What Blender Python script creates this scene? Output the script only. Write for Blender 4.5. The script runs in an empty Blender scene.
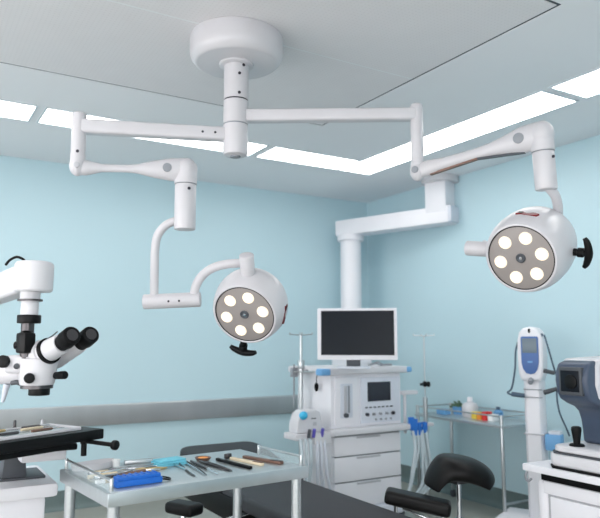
import bpy, bmesh, math, random
from mathutils import Vector, Matrix, Quaternion
random.seed(7)
S = bpy.context.scene
COL = S.collection
R = math.radians
PI = math.pi

# ------------------------------------------------------------------ materials
def lin(c):
    return tuple(((v/255)/12.92 if v/255 <= .04045 else ((v/255+.055)/1.055)**2.4) for v in c)
MATS = {}
def mat(name, rgb, rough=.5, metal=0., var=.04, scale=8., bump=0., coat=0., trans=0., emit=0., spec=.5, alpha=1., stretch=None):
    m = bpy.data.materials.new(name); m.use_nodes = True
    nt = m.node_tree; b = nt.nodes['Principled BSDF']
    c = lin(rgb)
    tc = nt.nodes.new('ShaderNodeTexCoord'); mp = nt.nodes.new('ShaderNodeMapping')
    if stretch: mp.inputs['Scale'].default_value = stretch
    nz = nt.nodes.new('ShaderNodeTexNoise'); nz.inputs['Scale'].default_value = scale; nz.inputs['Detail'].default_value = 4
    nt.links.new(tc.outputs['Object'], mp.inputs['Vector']); nt.links.new(mp.outputs['Vector'], nz.inputs['Vector'])
    cr = nt.nodes.new('ShaderNodeValToRGB')
    cr.color_ramp.elements[0].position = .3; cr.color_ramp.elements[1].position = .7
    cr.color_ramp.elements[0].color = (*[max(0, v*(1-var)) for v in c], 1)
    cr.color_ramp.elements[1].color = (*[min(1, v*(1+var)) for v in c], 1)
    nt.links.new(nz.outputs['Fac'], cr.inputs['Fac']); nt.links.new(cr.outputs['Color'], b.inputs['Base Color'])
    b.inputs['Roughness'].default_value = rough; b.inputs['Metallic'].default_value = metal
    b.inputs['Coat Weight'].default_value = coat; b.inputs['Transmission Weight'].default_value = trans
    b.inputs['Specular IOR Level'].default_value = spec; b.inputs['Alpha'].default_value = alpha
    if bump:
        bp = nt.nodes.new('ShaderNodeBump'); bp.inputs['Strength'].default_value = bump; bp.inputs['Distance'].default_value = .004
        nt.links.new(nz.outputs['Fac'], bp.inputs['Height']); nt.links.new(bp.outputs['Normal'], b.inputs['Normal'])
    if emit:
        b.inputs['Emission Color'].default_value = (*c, 1); b.inputs['Emission Strength'].default_value = emit
    MATS[name] = m
    return m

mat('wall_paint', (188,214,222), .42, var=.012, scale=1.2, spec=.4)
mat('ceiling_paint', (230,231,234), .5, var=.012, scale=1.5)
mat('floor_vinyl', (158,158,150), .3, var=.05, scale=3.)
mat('cove_vinyl', (100,116,116), .4)
mat('seam_shade', (70,78,84), .7)
mat('joint', (226,228,230), .6)
mat('led_panel', (255,252,250), .5, emit=3.2, var=0.)
mat('panel_frame', (205,214,220), .45)
mat('enamel', (200,198,202), .36, coat=.15, var=.012)
mat('enamel_grey', (182,182,187), .38, var=.015)
mat('plastic_white', (230,229,234), .4, var=.012)
mat('plastic_shell', (208,207,211), .4, var=.012)
mat('plastic_cool', (208,212,222), .42, var=.015)
mat('lens_grey', (150,143,140), .45, var=.04)
mat('led_glass', (255,243,222), .3, emit=0.55, var=0.)
mat('led_cup', (236,222,200), .3, emit=.3, var=0.)
mat('black_plastic', (9,10,12), .42, var=.1, spec=.2)
mat('black_rubber', (10,11,13), .55, var=.1, spec=.16)
mat('dark_grey', (70,74,80), .5)
mat('mid_grey', (140,144,150), .5)
mat('screw', (60,58,66), .4, .6)
mat('emblem_red', (120,22,30), .4)
mat('steel', (190,194,196), .3, .9, var=.05, scale=14., stretch=(1,12,12))
mat('steel_table', (188,195,198), .33, .8, var=.04, scale=10., stretch=(1,10,1))
mat('steel_rail', (196,196,197), .36, .85, var=.07, scale=2.2, stretch=(1.6,1,.3))
mat('chrome', (205,208,212), .12, 1., var=.02)
mat('dark_steel', (84,82,84), .3, .85)
mat('brass', (196,172,128), .35, .7)
mat('bronze', (124,96,84), .4, .5)
mat('screen_off', (22,28,36), .3, var=.05, spec=.15)
mat('screen_dark', (38,40,50), .25)
mat('lcd_grey', (104,120,132), .3)
mat('blue_panel', (68,104,164), .4)
mat('blue_clip', (40,110,196), .4)
mat('blue_case', (22,98,190), .42)
mat('blue_soft', (110,166,214), .5)
mat('sky_cap', (60,178,220), .35)
mat('purple', (92,84,180), .4)
mat('slate_blue', (66,78,98), .4, var=.05)
mat('leather', (12,12,13), .42, bump=.12, scale=60., var=.15, spec=.2)
mat('vinyl_grey', (50,51,55), .55, spec=.3, bump=.15, scale=50., var=.06)
mat('cyan_cloth', (112,196,216), .8, bump=.3, scale=30.)
mat('paper', (236,238,238), .7)
mat('cable_blue', (64,84,104), .5)
mat('hose_clear', (208,220,226), .3, alpha=.85)
mat('clear_plastic', (206,222,226), .15, alpha=.22, var=.02)
mat('leaf', (88,116,92), .6, var=.2)
mat('yellow', (232,206,84), .5)
mat('orange', (236,150,60), .5)
mat('red', (218,50,48), .5)
mat('cream', (222,206,178), .5)

def wall_like(name, build):
    m = MATS[name]; nt = m.node_tree; build(nt, nt.nodes['Principled BSDF'])
# perforated ceiling tile: rows of tiny holes as bump and tint (a real pattern of the tile)
mat('ceiling_perforated', (221,219,221), .5, var=.01)
def perf(nt, b):
    tc = nt.nodes.new('ShaderNodeTexCoord'); v = nt.nodes.new('ShaderNodeTexVoronoi')
    v.inputs['Scale'].default_value = 46; v.inputs['Randomness'].default_value = 0
    nt.links.new(tc.outputs['Object'], v.inputs['Vector'])
    rp = nt.nodes.new('ShaderNodeValToRGB'); rp.color_ramp.elements[0].position = .16; rp.color_ramp.elements[1].position = .24
    rp.color_ramp.elements[0].color = (.93,.93,.93,1); rp.color_ramp.elements[1].color = (1,1,1,1)
    nt.links.new(v.outputs['Distance'], rp.inputs['Fac'])
    mx = nt.nodes.new('ShaderNodeMix'); mx.data_type = 'RGBA'; mx.blend_type = 'MULTIPLY'; mx.inputs[0].default_value = 1
    old = b.inputs['Base Color'].links[0].from_socket
    nt.links.new(old, mx.inputs[6]); nt.links.new(rp.outputs['Color'], mx.inputs[7]); nt.links.new(mx.outputs[2], b.inputs['Base Color'])
wall_like('ceiling_perforated', perf)

# ------------------------------------------------------------------ geometry
def frame(p0, p1, hint=None):
    z = (Vector(p1)-Vector(p0)).normalized()
    h = Vector(hint) if hint else (Vector((0,0,1)) if abs(z.z) < .95 else Vector((1,0,0)))
    x = h.cross(z).normalized(); y = z.cross(x)
    return Matrix((x, y, z)).transposed()

def smooth_path(pts, n=8):
    pts = [Vector(p) for p in pts]
    if len(pts) < 3: return pts
    out = []
    P = [pts[0]*2-pts[1]] + pts + [pts[-1]*2-pts[-2]]
    for i in range(1, len(P)-2):
        a, b, c, d = P[i-1], P[i], P[i+1], P[i+2]
        for k in range(n):
            t = k/n
            out.append(.5*((2*b)+(c-a)*t+(2*a-5*b+4*c-d)*t*t+(3*b-a-3*c+d)*t**3))
    out.append(pts[-1])
    return out

class MB:
    def __init__(s): s.bm = bmesh.new()
    def _take(s, b, M=None):
        if M is not None: bmesh.ops.transform(b, matrix=M, verts=b.verts)
        bmesh.ops.recalc_face_normals(b, faces=b.faces)
        me = bpy.data.meshes.new('t'); b.to_mesh(me); b.free(); s.bm.from_mesh(me); bpy.data.meshes.remove(me)
        return s
    def box(s, c, size, rz=0, bev=0., seg=2, M=None):
        b = bmesh.new(); bmesh.ops.create_cube(b, size=1)
        for v in b.verts: v.co = Vector((v.co.x*size[0], v.co.y*size[1], v.co.z*size[2]))
        if bev: bmesh.ops.bevel(b, geom=b.edges[:], offset=min(bev, min(size)*.49), segments=seg, profile=.6, affect='EDGES')
        return s._take(b, Matrix.Translation(c) @ (M.to_4x4() if M else Matrix.Rotation(rz, 4, 'Z')))
    def bar(s, p0, p1, w, h, bev=0., hint=None, seg=2):
        p0, p1 = Vector(p0), Vector(p1)
        return s.box((p0+p1)/2, (w, h, (p1-p0).length), bev=bev, seg=seg, M=frame(p0, p1, hint))
    def cyl(s, p0, p1, r0, r1=None, n=24, bev=0., seg=2):
        p0, p1 = Vector(p0), Vector(p1); r1 = r0 if r1 is None else r1
        L = (p1-p0).length
        pr = [(0,0)]
        def corner(r, z, rr, zdir):
            return [(r-rr+rr*math.sin(a), z+zdir*(rr-rr*math.cos(a))) for a in [PI/2*k/seg for k in range(seg+1)]]
        if bev:
            bb = min(bev, L*.49, min(r0, r1)*.95)
            lo = corner(r0, 0, bb, 1); hi = corner(r1, L, bb, -1)[::-1]
            pr = [(0,0)] + lo + hi + [(0,L)]
        else: pr = [(0,0),(r0,0),(r1,L),(0,L)]
        M = Matrix.Translation(p0) @ frame(p0, p1).to_4x4()
        return s.lathe(pr, M, n)
    def lathe(s, prof, M=None, n=40):
        b = bmesh.new(); rings = []
        for r, z in prof:
            if r < 1e-6: rings.append([b.verts.new((0,0,z))])
            else: rings.append([b.verts.new((r*math.cos(2*PI*k/n), r*math.sin(2*PI*k/n), z)) for k in range(n)])
        for a, c in zip(rings, rings[1:]):
            for k in range(n):
                q = [a[k % len(a)], a[(k+1) % len(a)], c[(k+1) % len(c)], c[k % len(c)]]
                u = []
                for v in q:
                    if v not in u: u.append(v)
                if len(u) > 2:
                    try: b.faces.new(u)
                    except ValueError: pass
        return s._take(b, M)
    def tube(s, pts, r, n=12, smooth=True, squash=1., res=8):
        path = smooth_path(pts, res) if smooth else [Vector(p) for p in pts]
        rr = r if isinstance(r, (list, tuple)) else [r]
        b = bmesh.new(); rings = []
        N = len(path)
        t = [(path[min(i+1, N-1)]-path[max(i-1, 0)]).normalized() for i in range(N)]
        h = Vector((0,0,1)) if abs(t[0].z) < .9 else Vector((1,0,0))
        x = h.cross(t[0]).normalized()
        for i in range(N):
            x = (x-t[i]*x.dot(t[i])).normalized(); y = t[i].cross(x)
            f = i/(N-1)*(len(rr)-1) if N > 1 else 0
            k = min(int(f), len(rr)-2) if len(rr) > 1 else 0
            rad = rr[0] if len(rr) == 1 else rr[k]*(1-(f-k))+rr[k+1]*(f-k)
            rings.append([b.verts.new(path[i]+x*rad*squash*math.cos(2*PI*j/n)+y*rad*math.sin(2*PI*j/n)) for j in range(n)])
        for a, c in zip(rings, rings[1:]):
            for j in range(n): b.faces.new((a[j], a[(j+1) % n], c[(j+1) % n], c[j]))
        b.faces.new(rings[0][::-1]); b.faces.new(rings[-1])
        return s._take(b)
    def prism(s, outline, d0, d1, M=None, bev=0., seg=2):
        """outline in local x,y; extruded from local z=d0 to d1"""
        b = bmesh.new()
        lo = [b.verts.new((x, y, d0)) for x, y in outline]; hi = [b.verts.new((x, y, d1)) for x, y in outline]
        n = len(outline)
        b.faces.new(lo[::-1]); b.faces.new(hi)
        for k in range(n): b.faces.new((lo[k], lo[(k+1) % n], hi[(k+1) % n], hi[k]))
        bmesh.ops.recalc_face_normals(b, faces=b.faces)
        if bev:
            es = [e for e in b.edges if len(e.link_faces) == 2 and (e.calc_face_angle(0) > R(40))]
            bmesh.ops.bevel(b, geom=es, offset=bev, segments=seg, profile=.6, affect='EDGES')
        return s._take(b, M)
    def ball(s, c, r, n=20):
        b = bmesh.new(); bmesh.ops.create_uvsphere(b, u_segments=n, v_segments=n//2, radius=1)
        rr = r if isinstance(r, (tuple, list)) else (r, r, r)
        return s._take(b, Matrix.Translation(c) @ Matrix.Diagonal((*rr, 1)))
    def build(s, name, m, parent=None, label=None, kind=None, smooth=True):
        me = bpy.data.meshes.new(name)
        if parent is not None:
            off = Vector((0,0,0)); p = parent
            M = world_of(parent).inverted()
            bmesh.ops.transform(s.bm, matrix=M, verts=s.bm.verts)
        s.bm.to_mesh(me); s.bm.free()
        if smooth:
            me.polygons.foreach_set('use_smooth', [True]*len(me.polygons)); me.set_sharp_from_angle(angle=R(38))
        me.materials.append(MATS[m])
        o = bpy.data.objects.new(name, me); COL.objects.link(o)
        if parent is not None: o.parent = parent
        if label: o['label'] = label
        if kind: o['kind'] = kind
        return o
def world_of(o):
    M = Matrix.LocRotScale(o.location, o.rotation_euler, o.scale)
    return world_of(o.parent) @ M if o.parent else M
# all coordinates given to MB are world coordinates; build() turns them into the parent's frame
def thing(name, label, cat, loc, group=None, rz=0.):
    o = bpy.data.objects.new(name, None); o.empty_display_size = .05; COL.objects.link(o)
    o.location = loc; o.rotation_euler = (0,0,rz); o['label'] = label; o['category'] = cat
    if group: o['group'] = group
    return o
def single(mb, name, m, loc, label, cat, group=None):
    """a thing that is one mesh, its origin at loc"""
    bmesh.ops.translate(mb.bm, vec=-Vector(loc), verts=mb.bm.verts)
    o = mb.build(name, m); o.location = loc; o['label'] = label; o['category'] = cat
    if group: o['group'] = group
    return o
def struct(name, mb, m, parent=None):
    o = mb.build(name, m, parent, kind=None if parent else 'structure')
    return o

# ------------------------------------------------------------------ room
H = 2.85; X0, X1, Y0, Y1 = -7.4, 0., -8., 0.
struct('floor', MB().box(((X0+X1)/2, (Y0+Y1)/2, -.05), (X1-X0+.4, Y1-Y0+.4, .1)), 'floor_vinyl')
struct('wall_back', MB().box(((X0+X1)/2, .1, H/2), (X1-X0+.4, .2, H)), 'wall_paint')
struct('wall_right', MB().box((.1, (Y0+Y1)/2, H/2), (.2, Y1-Y0, H)), 'wall_paint')
# unseen windows, added to two walls so world light brightens the room
def fill_window_wall(name, wname, horiz, fixed, a0, a1, w0, w1, z0, z1, out):
    m = MB()
    def b(u0, u1, zz0, zz1, t=.2, target=None):
        c, sz = ((u0+u1)/2, (zz0+zz1)/2), (u1-u0, zz1-zz0)
        (target or m).box((c[0], fixed+out*.1, c[1]) if horiz else (fixed+out*.1, c[0], c[1]), (sz[0], t, sz[1]) if horiz else (t, sz[0], sz[1]))
    b(a0, w0, 0, H); b(w1, a1, 0, H); b(w0, w1, 0, z0); b(w0, w1, z1, H)
    struct(name, m, 'wall_paint')
    fr = MB(); e = .05; n = 3
    b(w0, w1, z0, z0+e, .08, fr); b(w0, w1, z1-e, z1, .08, fr)
    for k in range(n+1):
        u = w0+(w1-w0-e)*k/n; b(u, u+e, z0+e, z1-e, .08, fr)
    struct(wname, fr, 'panel_frame')
    l = bpy.data.lights.new(wname+'_fill_portal', 'AREA'); l.shape = 'RECTANGLE'; l.size = w1-w0; l.size_y = z1-z0  # portal sampling world light through the added window
    l.cycles.is_portal = True
    o = bpy.data.objects.new(wname+'_fill_portal', l); COL.objects.link(o)
    o.location = ((w0+w1)/2, fixed+out*.16, (z0+z1)/2) if horiz else (fixed+out*.16, (w0+w1)/2, (z0+z1)/2)
    o.rotation_euler = (R(90), 0, R(180) if out < 0 else 0) if horiz else (R(90), 0, R(-90) if out < 0 else R(90))
    return o
fill_window_wall('wall_left', 'fill_window_1', False, X0, Y0, Y1, -7.4, -1.0, .35, 2.2, -1)
fill_window_wall('wall_front', 'fill_window_2', True, Y0, X0-.2, X1+.2, -7.0, -3.2, .35, 2.15, -1)
# ceiling: outer field and, inside the shadow gap, the perforated field
SX0, SX1, SY0, SY1 = -4.05, -1.855, -3.94, -1.977
ce = MB(); g = .009
for a, b, c, d in ((X0-.2, SX0-g, Y0-.2, Y1+.2), (SX1+g, X1+.2, Y0-.2, Y1+.2), (SX0-g, SX1+g, Y0-.2, SY0-g), (SX0-g, SX1+g, SY1+g, Y1+.2)):
    ce.box(((a+b)/2, (c+d)/2, H+.06), (b-a, d-c, .12))
struct('ceiling', ce, 'ceiling_paint')
YJ = -2.945
inn = MB()
for c, d in ((SY0+g, YJ-.006), (YJ+.006, SY1-g)):
    inn.box(((SX0+SX1)/2, (c+d)/2, H+.06), (SX1-SX0-2*g, d-c, .12))
struct('ceiling_panel', inn, 'ceiling_perforated')
struct('trim_1', MB().box(((SX0+SX1)/2, (SY0+SY1)/2, H+.1), (SX1-SX0+.1, SY1-SY0+.1, .03)).box((SX0, (SY0+SY1)/2, H+.045), (2*g-.001, SY1-SY0, .082)).box((SX1, (SY0+SY1)/2, H+.045), (2*g-.001, SY1-SY0, .082)).box(((SX0+SX1)/2, SY0, H+.045), (SX1-SX0-2*g, 2*g-.001, .082)).box(((SX0+SX1)/2, SY1, H+.045), (SX1-SX0-2*g, 2*g-.001, .082)), 'seam_shade')          # dark strip filling the gap, its colour standing in for the shade there
struct('trim_2', MB().box(((SX0+SX1)/2, YJ, H+.0395), (SX1-SX0-2*g-.002, .0115, .08)), 'joint')
# coved vinyl skirting
def skirt(name, p0, p1, nrm):
    m = MB(); p0, p1 = Vector(p0), Vector(p1); d = (p1-p0).normalized(); L = (p1-p0).length
    out = [(0,0),(.045,0),(.025,.008),(.012,.025),(.008,.05),(.008,.15),(0,.152)]
    M = Matrix.Translation(p0) @ Matrix((Vector(nrm), Vector((0,0,1)), Vector(nrm).cross(Vector((0,0,1))))).transposed().to_4x4()
    s = 1 if Vector(nrm).cross(Vector((0,0,1))).dot(d) > 0 else -1
    m.prism(out, 0, s*L, M); return struct(name, m, 'cove_vinyl')
skirt('baseboard_back', (X0, 0, 0), (X1, 0, 0), (0,-1,0))
skirt('baseboard_right', (0, Y0, 0), (0, 0, 0), (-1,0,0))
# stainless protection rail along the back wall
rail = MB().box(((X0-.02-.6)/2+.0, -.018, .735), (-.6-X0+.02-.04, .034, .172), bev=.012, seg=3)
struct('trim_3', rail, 'steel_rail')
# LED ceiling lights: flush panels in a closed rectangle
def led(x0, x1, y0, y1, label, group='flush LED panels around the ceiling'):
    t = thing('ceiling_light', label, 'ceiling light', ((x0+x1)/2, (y0+y1)/2, H), group)
    e = .012
    f = MB()
    for a, b, c, d in ((x0, x1, y0, y0+e), (x0, x1, y1-e, y1), (x0, x0+e, y0+e, y1-e), (x1-e, x1, y0+e, y1-e)):
        f.box(((a+b)/2, (c+d)/2, H-.004), (b-a, d-c, .008))
    f.build('frame', 'panel_frame', t)
    MB().box(((x0+x1)/2, (y0+y1)/2, H-.0028), (x1-x0-2*e-.001, y1-y0-2*e-.001, .005)).build('diffuser', 'led_panel', t)
    return t
LX0, LX1, LXI, LXO = -5.16, -4.81, -1.092, -.742
LY0, LY1, LYI, LYO = -4.85, -4.5, -1.385, -1.035
gp = 'flush LED panels around the ceiling'
# the corner is one L of light: two panels that meet without a gap
led(-1.905, LXI, LYI, LYO, 'white LED ceiling panel along the back wall, ending at the light corner')
led(LXI, LXO, -3.22, LYO, 'long white LED ceiling panel above the right wall, ending at the light corner')
led(-3.585, -1.955, LYI, LYO, 'long white LED ceiling panel behind the raised arm of the left lamp')
led(-5.33, -3.632, LYI, LYO, 'white LED ceiling panel at the left edge of the photo')
led(LXI, LXO, -4.85, -3.268, 'white LED ceiling panel cut by the right edge of the photo')
# unseen fill panels, added over the entrance half and by the left wall
for x in (-5.6, -3.7, -1.8):
    led(x-.3, x+.3, -6.9, -5.7, 'unseen white LED fill panel added over the entrance half of the room', 'added LED fill panels over the entrance half')
led(-6.7, -6.1, -4.4, -3.2, 'unseen white LED fill panel added near the left wall', 'added LED fill panels over the entrance half')
led(LX0, LX1, -4.45, -1.45, 'white LED ceiling panel on the left side of the light rectangle', gp)

# ------------------------------------------------------------------ camera basis used by tilted heads
FW = Vector((0.5098, 0.8518, 0.121)); RT = Vector((0.8581, -0.5135, 0)); UP = Vector((-0.0621, -0.1038, 0.9927))
def camdir(a, b, c): return (RT*a+UP*b-FW*c).normalized()

# ------------------------------------------------------------------ surgical light with two heads
CX, CY = -2.955, -2.9
lamp = thing('surgical_light', 'white ceiling mounted surgical light with two round LED heads on jointed arms', 'surgical light', (CX, CY, H))
T = Matrix.Translation((CX, CY, 0))
can = MB().lathe([(0,2.849),(.226,2.849),(.23,2.84),(.231,2.775),(.229,2.755),(.222,2.735),(.205,2.718),(.198,2.713),(.19,2.7125),(0,2.7125)], T, 64).build('ceiling_canopy', 'enamel', lamp)
MB().lathe([(0,2.7125),(.085,2.7125),(.085,2.704),(.075,2.699),(0,2.699)], T, 40).build('collar', 'enamel', can)
col = MB().lathe([(0,2.70),(.061,2.70),(.061,2.529),(.0565,2.527),(.0565,2.523),(.061,2.521),(.061,2.407),(.0565,2.405),(.0565,2.401),(.061,2.399),(.061,2.265),(.057,2.253),(.048,2.248),(0,2.246)], T, 40).build('column', 'enamel', lamp)
for z in (2.525, 2.403): MB().lathe([(.0,z-.003),(.0592,z-.003),(.0592,z+.003),(0,z+.003)], T, 40).build('joint_ring', 'screw' if z > 2.5 else 'mid_grey', col)
MB().cyl((CX, CY, 2.250), (CX, CY, 2.240), .026, bev=.003).build('end_plug', 'mid_grey', col)
vd = Vector((-4.3-CX, -5.76-CY, 0)).normalized(); vs = vd.cross(Vector((0,0,1)))*-1
def screw(z, px, parent, r=.061, c=(CX, CY)):
    a = math.asin(max(-1, min(1, px/r))); d = vd*math.cos(a)+Vector((RT.x, RT.y, 0))*math.sin(a)
    p = Vector((c[0], c[1], z))+d*r
    MB().cyl(p-d*.002, p+d*.0015, .0075, n=12).build('screw', 'screw', parent)
screw(2.645, .016, col); screw(2.548, .016, col); screw(2.497, -.035, col); screw(2.69, .036, col)
p = Vector((CX, CY, 2.825)) + (vd*.6-Vector((RT.x, RT.y, 0))*.8)*.2305
MB().ball(p, .004, 8).build('screw', 'screw', can)

LP = Vector((-3.641, -2.644, 2.35))       # left upright post axis
RP = Vector((-2.213, -3.375, 2.445))   # right upright post axis
def horiz_arm(p, z, thick, wide):
    c = Vector((CX, CY, z)); q = Vector((p.x, p.y, z))
    return MB().bar(c, q, wide, thick, bev=.014, seg=3, hint=(0,0,1)).build('support_arm', 'enamel', lamp)
aL = horiz_arm(LP, 2.352, .066, .06); aR = horiz_arm(RP, 2.447, .06, .06)
dL = (Vector((CX, CY, 2.352))-Vector((LP.x, LP.y, 2.352))).normalized()
for k in (.07, .13):
    q = Vector((CX, CY, 2.352))-dL*(k+.03)
    nn = dL.cross(Vector((0,0,1))); nn = nn if nn.dot(vd) > 0 else -nn
    MB().cyl(q+nn*.028, q+nn*.0315, .006, n=10).build('screw', 'screw', aL)
def post(p, z0, z1, r):
    return MB().cyl((p.x, p.y, z0), (p.x, p.y, z1), r, n=28, bev=.012, seg=3).build('arm_post', 'enamel', lamp)
pL = post(LP, 2.19, 2.42, .033); pR = post(RP, 2.205, 2.50, .030)
screw(2.225, .005, pL, .033, (LP.x, LP.y))

# left spring arm
A = Vector((LP.x, LP.y, 2.155)); B = Vector((-3.167, -2.797, 2.173))
ed = (B-A).normalized()
Ll = (B-A).length
sa = MB().ball((A.x, A.y, 2.165), (.037,.037,.05), 24)
sa.cyl((A.x, A.y, 2.215), (A.x, A.y, 2.165), .0345, n=28)
sa.tube([A+ed*Ll*u for u in (0,.08,.15,.22,.34,.45,.55,.70,.86,1)], [.036,.036,.028,.0195,.0185,.0185,.023,.042,.056,.058], n=20, squash=.8)
sa.ball(B, (.056,.056,.058), 24)
sL = sa.build('spring_arm', 'enamel', lamp)
nn = ed.cross(Vector((0,0,1))); nn = nn if nn.dot(vd) > 0 else -nn
q = B-ed*.09
MB().cyl(q+nn*.03, q+nn*.049, .021, n=24, bev=.003).build('pivot_cap', 'mid_grey', sL)
MB().cyl(A+nn*.03+Vector((0,0,.005)), A+nn*.041+Vector((0,0,.005)), .014, n=20, bev=.003).build('pivot_cap', 'enamel_grey', sL)
cb = Vector((-3.148, -2.766, 1.881))
dr = MB().cyl((B.x, B.y, B.z+.0), (B.x, B.y, B.z-.07), .054, n=32)
dr.cyl((B.x, B.y, B.z-.072), (B.x, B.y, cb.z), .051, n=32, bev=.006)
dL_ = dr.build('swivel_barrel', 'enamel', lamp)
MB().cyl((B.x, B.y, B.z-.069), (B.x, B.y, B.z-.073), .0515, n=32).build('joint_ring', 'mid_grey', dL_)
screw(B.z-.1, .02, dL_, .051, (B.x, B.y))
MB().tube([(-3.168, -2.761, 1.929), (-3.201, -2.741, 1.927), (-3.237, -2.717, 1.905), (-3.265, -2.693, 1.857), (-3.271, -2.68, 1.79), (-3.267, -2.668, 1.685), (-3.261, -2.655, 1.57)], .0205, n=18).build('yoke_tube', 'enamel', lamp)
ct = MB().cyl((-3.303, -2.626, 1.542), (-3.068, -2.768, 1.554), .036, n=28, bev=.004).build('cross_tube', 'enamel', lamp)
for u in (168.5, 179):
    q = Vector({168.5: (-3.212, -2.721, 1.543), 179: (-3.169, -2.747, 1.545)}[u]); MB().ball(q, .006, 8).build('screw', 'screw', ct)
MB().tube([(-3.096, -2.753, 1.57), (-3.093, -2.768, 1.618), (-3.073, -2.793, 1.665), (-3.038, -2.83, 1.7), (-2.99, -2.873, 1.718), (-2.925, -2.913, 1.725)], .0215, n=18).build('yoke_tube', 'enamel', lamp)

# right spring arm
A = Vector((RP.x, RP.y, 2.18)); B = Vector((-1.95, -3.888, 2.251))
A = Vector((-2.191, -3.345, 2.166)); A = Vector((RP.x, RP.y, A.z))
ed = (B-A).normalized()
sa = MB().ball((A.x, A.y, A.z+.0), (.037,.037,.05), 24)
sa.cyl((A.x, A.y, 2.21), (A.x, A.y, A.z), .032, n=28)
Lr = (B-A).length
sa.tube([A, A+ed*.08, A+ed*Lr*.2, A+ed*Lr*.35, A+ed*Lr*.5, A+ed*Lr*.62, A+ed*Lr*.75, B-ed*.08, B], [.038,.036,.030,.027,.026,.031,.046,.062,.060], n=20, squash=.75)
sa.ball(B, (.054,.054,.060), 24)
sR = sa.build('spring_arm', 'enamel', lamp)
nn = ed.cross(Vector((0,0,1))); nn = nn if nn.dot(vd) > 0 else -nn
upv = nn.cross(ed); upv = upv if upv.z > 0 else -upv
MB().bar(A+ed*.06-upv*.035, A+ed*Lr*.5-upv*.026, .022, .008, hint=upv).build('arm_seam', 'bronze', sR)
MB().bar(A+ed*Lr*.5-upv*.026, A+ed*Lr*.86-upv*.059, .022, .008, hint=upv).build('arm_seam', 'dark_grey', sR)
q = B-ed*.09
MB().cyl(q+nn*.03, q+nn*.049, .024, n=24, bev=.003).build('pivot_cap', 'mid_grey', sR)
MB().cyl(A+nn*.03, A+nn*.042, .017, n=20, bev=.003).build('pivot_cap', 'mid_grey', sR)
c1 = Vector((-1.933, -3.887, 2.006)); c0 = B+(B-c1)*0
tl = (c1-B).normalized()
dr = MB().cyl(B, B+tl*.075, .050, n=32); dr.cyl(B+tl*.078, c1, .047, n=32, bev=.006)
dR_ = dr.build('swivel_barrel', 'enamel', lamp)
MB().cyl(B+tl*.074, B+tl*.079, .0475, n=32).build('joint_ring', 'mid_grey', dR_)
q = B+tl*.11+vd*.046+Vector((RT.x, RT.y, 0))*.02
MB().ball(q, .007, 8).build('screw', 'screw', dR_)
RC = Vector((-2.026, -3.813, 1.71))      # right head, middle of its face
MB().tube([(-1.92, -3.875, 2.027), (-1.9, -3.884, 2.01), (-1.862, -3.879, 1.98), (-1.809, -3.845, 1.928), (-1.752, -3.785, 1.851), (-1.722, -3.714, 1.797), (-1.776, -3.654, 1.772)], .021, n=18).build('yoke_tube', 'enamel', lamp)
MB().cyl((-1.696, -3.703, 1.776), (-1.878, -3.594, 1.776), .034, n=28, bev=.004).build('cross_tube', 'enamel', lamp)
MB().tube([(-1.849, -3.611, 1.776), (-1.906, -3.59, 1.784), (-1.985, -3.602, 1.787), (-2.021, -3.594, 1.797)], .021, n=18).build('yoke_tube', 'enamel', lamp)

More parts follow.
